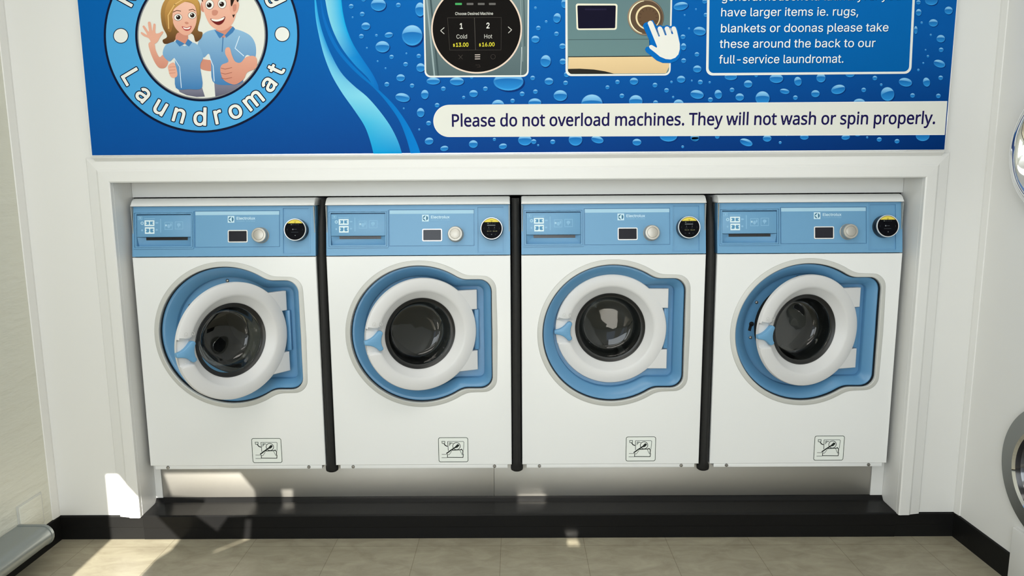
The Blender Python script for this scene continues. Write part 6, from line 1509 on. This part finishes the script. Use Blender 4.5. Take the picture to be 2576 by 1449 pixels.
sh([(1275, 172), (1330, 178), (1392, 156), (1375, 182), (1325, 196), (1285, 188)], pc(240, 238, 232), 19)
# his raised thumb
sh([(1690, 545), (1660, 510), (1590, 520), (1540, 570), (1490, 560), (1460, 500), (1440, 435), (1405, 440), (1400, 490), (1430, 560), (1370, 590), (1355, 640), (1380, 720), (1440, 760), (1500, 768), (1570, 720), (1600, 660), (1680, 620)],
   tone(skin, skin2, 120, 212), 20)
for y in (620, 665, 710):
    art.stroke(A1((1362, y), (1400, y + 10), (1460, y - 4)), 1.6, pc(164, 100, 84), 21)
# woman: hair behind, body, arm
sh([(1000, -60), (870, -20), (815, 90), (825, 230), (870, 330), (830, 365), (850, 400), (930, 380), (985, 300), (1100, 310), (1130, 380), (1180, 350), (1192, 295), (1150, 270), (1178, 130), (1150, 0)],
   tone(hair2, pc(88, 58, 34), -10, 108), 16)
sh([(965, 300), (1050, 300), (1060, 380), (1020, 400), (950, 370)], skin2, 17)
sh([(900, 390), (850, 420), (832, 500), (890, 560), (935, 530), (945, 620), (950, 800), (1070, 812), (1190, 795), (1172, 600), (1200, 520), (1160, 420), (1090, 385), (1030, 420), (960, 380)], tone(polo3, polo2, 95, 222), 18)
art.stroke(A1((935, 530), (985, 610), (1000, 800)), 1.8, pc(208, 226, 240), 19)
art.fill([A1((945, 378), (985, 425), (1030, 398), (1070, 425), (1100, 385), (1060, 355), (1035, 400), (960, 360))], polo2, 19)
sh([(1000, 20), (930, 90), (920, 180), (950, 260), (1020, 318), (1080, 310), (1130, 230), (1140, 130), (1110, 40)], tone(pc(236, 188, 168), skin, 10, 80), 19)
sh([(1010, -70), (900, -10), (850, 110), (870, 260), (905, 290), (925, 200), (915, 120), (960, 60), (1060, 10), (1130, 60), (1150, 140), (1165, 100), (1140, -10)], tone(pc(206, 160, 88), pc(150, 106, 56), -15, 70), 20)
art.stroke(A1((1040, -20), (940, 40), (880, 140), (885, 260)), 2.4, pc(224, 184, 116), 21)
for ex, ey in ((970, 158), (1098, 140)):
    art.disc(*A1((ex, ey))[0], 10.5, pc(90, 60, 50), 20, 28, 9)
    art.disc(*A1((ex, ey))[0], 9.6, pc(238, 236, 230), 21, 28, 8)
    art.disc(*A1((ex + 2, ey))[0], 5.6, pc(40, 28, 24), 22, 20)
    art.disc(*A1((ex - 4, ey - 8))[0], 1.5, pc(250, 250, 250), 23, 10)
art.stroke(A1((925, 110), (960, 95), (995, 102)), 1.8, pc(96, 64, 40), 21)
art.stroke(A1((1070, 92), (1105, 84), (1128, 100)), 1.8, pc(96, 64, 40), 21)
sh([(1030, 205), (1050, 198), (1068, 212), (1048, 222)], skin2, 21)
sh([(1005, 240), (1050, 250), (1092, 236), (1080, 272), (1045, 280), (1020, 266)], pc(176, 70, 68), 21)
sh([(1016, 248), (1050, 256), (1084, 244), (1070, 264), (1030, 264)], pc(242, 238, 232), 22)
# her waving arm and hand
sh([(832, 500), (800, 520), (768, 460), (750, 385), (700, 400), (735, 520), (790, 612), (850, 618), (880, 570), (870, 520)], tone(skin, skin2, 110, 172), 17)
sh([(705, 350), (660, 330), (632, 305), (640, 292), (690, 318), (650, 250), (648, 238), (665, 236), (705, 290), (695, 210), (708, 198), (722, 208), (735, 285), (745, 222), (758, 216), (766, 230), (765, 300), (800, 300), (825, 285), (835, 298), (805, 340), (780, 385), (735, 402)],
   skin, 18, 3)
# his hand at her waist
sh([(880, 600), (920, 570), (945, 590), (965, 680), (940, 708), (905, 700), (885, 650)], skin, 20)
for y in (612, 640, 668):
    art.stroke(A1((890, y), (945, y - 4)), 1.4, skin2, 21)
art.build('badge_couple', badge)


def photo_text(parent_art, s, font, p0, p1, size, col, L, bold=0.0):
    w = text_width(s, font)

    def place(x, y):
        u = p0[0] + (p1[0] - p0[0]) * x / w
        v = p0[1] + (p1[1] - p0[1]) * x / w - y * size
        return (u + (u - CX) / 11500.0 * y * size, v)
    parent_art.text(s, font, place, col, L, bold)


# picture of a payment screen
art = Art(onp)


def quad_round(c, r):
    """rounded four-sided shape through the photo corners c (tl, tr, br, bl)"""
    def P(u, v):
        return lerp(lerp(c[0], c[1], u), lerp(c[3], c[2], u), v)
    wd = hypot(c[1][0] - c[0][0], c[1][1] - c[0][1])
    ht = hypot(c[3][0] - c[0][0], c[3][1] - c[0][1])
    return [P(x / wd, y / ht) for x, y in rrect(0, wd, 0, ht, r)]


art.fill([quad_round(A2((1098, -290), (2070, -290), (2064, 700), (1117, 706)), 15)], white, 6)
art.fill([quad_round(A2((1112, -276), (2056, -276), (2050, 684), (1131, 690)), 12)], tone(pc(118, 138, 142), pc(84, 102, 106), 0, 190), 7)
for a_, b_, w_, c_ in (((1135, -10), (1205, 685), 14, pc(150, 168, 172)), ((1170, -10), (1240, 685), 16, pc(66, 84, 88)), ((2000, 430), (1992, 680), 5, pc(196, 208, 210)),
                       ((2020, -10), (2030, 420), 8, pc(70, 88, 92)), ((1990, -20), (2010, 560), 4, pc(150, 166, 168))):
    art.stroke(A2(a_, b_), w_ / 3.6, c_, 8)
cc, cr = A2((1590, 262))[0], 114.5
art.disc(cc[0], cc[1], cr, pc(226, 206, 190), 9, 90, cr * 0.985)
art.disc(cc[0], cc[1], cr - 4, pc(14, 11, 9), 10, 90, (cr - 4) * 0.985)
for i, x in enumerate((1425, 1530, 1632, 1733)):
    u, v = A2((x, 36))[0]
    art.fill([rrect(u - 8.5, u + 8.5, v - 2.6, v + 2.6, 1.2)], pc(70, 168, 96) if i == 0 else pc(104, 102, 100), 11)
photo_text(art, 'Choose Desired Machine', 'I', *A2((1393, 137), (1741, 135)), 9.8, pc(226, 226, 220), 11)
c4 = A2((1325, 162), (1815, 158), (1812, 455), (1345, 457))
art.stroke(c4, 1.0, pc(62, 58, 54), 11, closed=True)
art.stroke(A2((1570, 160), (1580, 456)), 1.4, pc(76, 72, 68), 11)
for s_, a_, b_, z_, c_, bo in (('1', (1432, 262), (1468, 262), 19, pc(230, 228, 222), 0.02), ('2', (1675, 258), (1712, 257), 19, pc(230, 228, 222), 0.02), ('Cold', (1404, 352), (1506, 350), 14.2, pc(200, 198, 192), 0),
                               ('Hot', (1656, 350), (1733, 349), 14.2, pc(200, 198, 192), 0), ('13.00', (1398, 426), (1518, 424), 13.4, pc(226, 216, 60), 0.02), ('16.00', (1636, 423), (1756, 421), 13.4, pc(226, 216, 60), 0.02),
                               ('$', (1374, 424), (1393, 424), 9, pc(226, 216, 60), 0.02), ('$', (1611, 421), (1630, 421), 9, pc(226, 216, 60), 0.02)):
    photo_text(art, s_, 'B' if bo else 'I', *A2(a_, b_), z_, c_, 11)
art.stroke(A2((1294, 252), (1262, 280), (1294, 308)), 1.7, pc(206, 204, 198), 11)
art.stroke(A2((1878, 245), (1909, 272), (1880, 300)), 1.7, pc(206, 204, 198), 11)
for y in (500, 518, 537):
    art.stroke(A2((1576, y), (1620, y - 1)), 1.8, pc(226, 210, 204), 11)
art.stroke(A2((1425, 500), (1462, 538)), 1.0, pc(70, 64, 60), 11)
art.stroke(A2((1462, 500), (1428, 538)), 1.0, pc(70, 64, 60), 11)
art.ring(*A2((1740, 517))[0], 6.2, 5.2, pc(64, 58, 54), 11, 28)
art.stroke(A2((1582, 592), (1618, 592), (1622, 610), (1595, 612)), 1.0, pc(60, 54, 50), 11)
art.build('screen_picture', poster)

# picture of the dial and a pointing hand
art = Art(onp)
art.fill([quad_round(A3((297, -300), (1278, -300), (1256, 688), (300, 694)), 15)], white, 6)
art.fill([quad_round(A3((316, -286), (1262, -286), (1242, 672), (320, 676)), 12)], tone(pc(96, 122, 128), pc(104, 134, 136), 0, 130), 7)
art.fill([A3((327, 516), (1246, 510), (1242, 610), (1215, 668), (345, 672), (321, 650))], tone(pc(228, 200, 154), pc(214, 186, 142), 142, 188), 8)
art.stroke(A3((326, 362), (1250, 356)), 1.4, pc(66, 86, 90), 8)
art.stroke(A3((326, 518), (1247, 511)), 2.2, pc(34, 38, 40), 9)
art.fill([A3((322, 628), (430, 626), (560, 634), (660, 650), (745, 672), (345, 673), (322, 650))], pc(40, 38, 34), 9)
art.fill([quad_round(A3((392, 32), (774, 34), (767, 272), (400, 274)), 6)], pc(232, 228, 208), 8)
art.fill([quad_round(A3((407, 50), (758, 50), (752, 257), (415, 260)), 3)], pc(16, 14, 36), 9)
for x in range(480, 660, 22):
    art.stroke(A3((x, 85), (x + 12, 85)), 4, pc(34, 30, 58), 10)
u, v = A3((1030, 158))[0]
art.disc(u, v, 46, pc(84, 78, 70), 8, 60)
art.disc(u - 0.8, v - 0.5, 45, pc(150, 130, 108), 9, 60)
art.disc(u + 1.5, v, 42, pc(92, 74, 58), 10, 60)
art.fill([ell(u, v, 42, 42, 0, 26, radians(105), radians(262)) + ell(u + 2.2, v, 40.5, 41, 0, 26, radians(105), radians(262))[::-1]], pc(244, 232, 196), 11)
art.disc(u + 5.5, v, 31, pc(232, 214, 170), 11, 50)
art.disc(u + 6.5, v + 0.5, 27.5, pc(98, 76, 56), 12, 50)
for k in range(14):
    t = 2 * pi * k / 14
    art.stroke([(u + 6.5 + 19 * cos(t), v + 0.5 + 19 * sin(t)), (u + 6.5 + 24 * cos(t), v + 0.5 + 24 * sin(t))], 1.2, pc(72, 56, 42), 13)
hand = [(1048, 212), (1056, 196), (1072, 188), (1090, 196), (1100, 216), (1126, 280), (1148, 334), (1160, 330), (1146, 290), (1138, 262), (1144, 246), (1160, 240), (1176, 248), (1186, 268), (1206, 322), (1222, 320), (1210, 284), (1202, 262),
        (1208, 246), (1226, 240), (1242, 248), (1252, 270), (1268, 312), (1282, 308), (1270, 278), (1264, 258), (1272, 244), (1290, 240), (1304, 250), (1314, 280), (1330, 350), (1341, 400), (1341, 448), (1328, 496), (1300, 526), (1258, 542),
        (1212, 538), (1160, 516), (1112, 476), (1070, 444), (1060, 426), (1068, 412), (1086, 410), (1130, 436), (1134, 424), (1096, 330)]
hp = A3(*hand)
sgn = 1 if area2(hp) > 0 else -1
art.fill([grow([(x - 9.0, y + 7.0) for x, y in hp[:3]] + [(x, y) for x, y in hp[3:31]] + [(x, y + 6) for x, y in hp[31:36]] + [(x - 7, y + 7) for x, y in hp[36:]], 3.0 * sgn)], pc(4, 104, 186), 13)
art.fill([hp], pc(228, 228, 222), 14)
art.build('dial_picture', poster)

# notice box with white lettering
art = Art(onp)
art.fill([quad_round(A4((140, -420), (1958, -420), (1905, 640), (124, 656)), 17)], white, 6)
art.fill([quad_round(A4((161, -400), (1936, -400), (1885, 621), (146, 634)), 13)], tone(pc(4, 104, 182), pc(0, 92, 164), 0, 180), 7)
wt = pc(232, 240, 244)
for s_, x0, x1, y0, y1 in (('general household laundry. If you', 255, 1815, 8, -4), ('have larger items ie. rugs,', 248, 1452, 142, 134), ('blankets or doonas please take', 246, 1710, 281, 272),
                           ('these around the back to our', 241, 1594, 416, 408), ('full-service laundromat.', 235, 1322, 552, 544)):
    photo_text(art, s_, 'I', *A4((x0, y0), (x1, y1)), 29.0, wt, 9)
    photo_text(art, s_, 'I', *A4((x0 + 4, y0 + 5), (x1 + 4, y1 + 5)), 29.0, pc(0, 60, 120), 8)
art.build('notice_box', poster)

# white message strip
art = Art(onp)
tl, tr_, br_, bl_ = (1092, 263.7), (2375.8, 255.6), (2372.5, 337.7), (1092, 345)
P_ = lambda u, v: lerp(lerp(tl, tr_, u), lerp(bl_, br_, u), v)
cap_ = []
for i in range(25):
    t = pi / 2 + pi * i / 24
    cap_.append((1131 + 40 * cos(t), 304.2 - 40.6 * sin(t)))
shape = cap_ + [(2376.2, 337.7), (2382.5, 255.8)]
art.fill([[(x - 1.0, y) for x, y in shape[:25]] + [(2376.5, 339.5), (2383, 254.3)]], pc(238, 240, 240), 6)
art.fill([shape], pc(220, 221, 214), 7)
photo_text(art, 'Please do not overload machines. They will not wash or spin properly.', 'N', (1134.0, 318.2), (2354.0, 311.4), 42.0, pc(24, 18, 76), 8, 0.018)
art.build('message_strip', poster)


# ------------------------------------------------------------------ round dryer doors on the right wall
def dryer(yc, zc, R, lab, polished):
    t = empty('wall_dryer', (RX, yc, zc))
    k = 'chrome' if polished else 'steel_dark'
    mb = MB()
    if polished:
        prof = [(R, 0.0), (R, -0.032), (R - 0.003, -0.038), (R - 0.012, -0.043), (R - 0.024, -0.042), (R - 0.038, -0.034), (R - 0.046, -0.020)]
        mb.lathe(prof, (0, 0, 0), 'chrome', 'x', 96)
        mb.lathe([(R - 0.046, -0.016), (R - 0.052, -0.020), (R - 0.095, -0.024), (R - 0.10, -0.018)], (0, 0, 0), 'steel_dark', 'x', 96)
    else:
        prof = [(R, 0.0), (R, -0.014), (R - 0.002, -0.016), (R - 0.058, -0.016), (R - 0.060, -0.012)]
        mb.lathe(prof, (0, 0, 0), 'steel_dark', 'x', 96)
    ring = mb.build('door_ring', t, smooth=35)
    ri = R - 0.10 if polished else R - 0.060
    mb = MB()
    mb.lathe([(ri + 0.001, -0.012), (ri, -0.024), (ri - 0.006, -0.030), (ri - 0.014, -0.024), (ri - 0.016, -0.008)], (0, 0, 0), 'chrome', 'x', 96)
    mb.build('bezel', t, smooth=40)
    mb = MB()
    g = ri - 0.015
    mb.lathe([(g, -0.008), (g * 0.8, -0.016), (g * 0.4, -0.021), (0.001, -0.022)], (0, 0, 0), 'screen', 'x', 72)
    mb.build('door_glass', t, smooth=60)
    tag(t, lab, 'dryer', 'round dryer doors on the right wall')
    return t


dryer(-0.4414, 0.416, 0.22, 'lower round dryer door with a flat grey steel ring, right wall', False)
up_ = dryer(-0.352, 1.400, 0.2045, 'upper round dryer door with a polished chrome rim, right wall', True)
mb = MB()
mb.box(RX - 0.012, RX + 0.01, -1.10, -0.2955, 0.0, 0.192, 'trim', 0.004)
o = mb.build('dryer_plinth', smooth=30)
tag(o, 'low white plinth beneath the lower dryer door, where the black skirting ends', 'plinth')
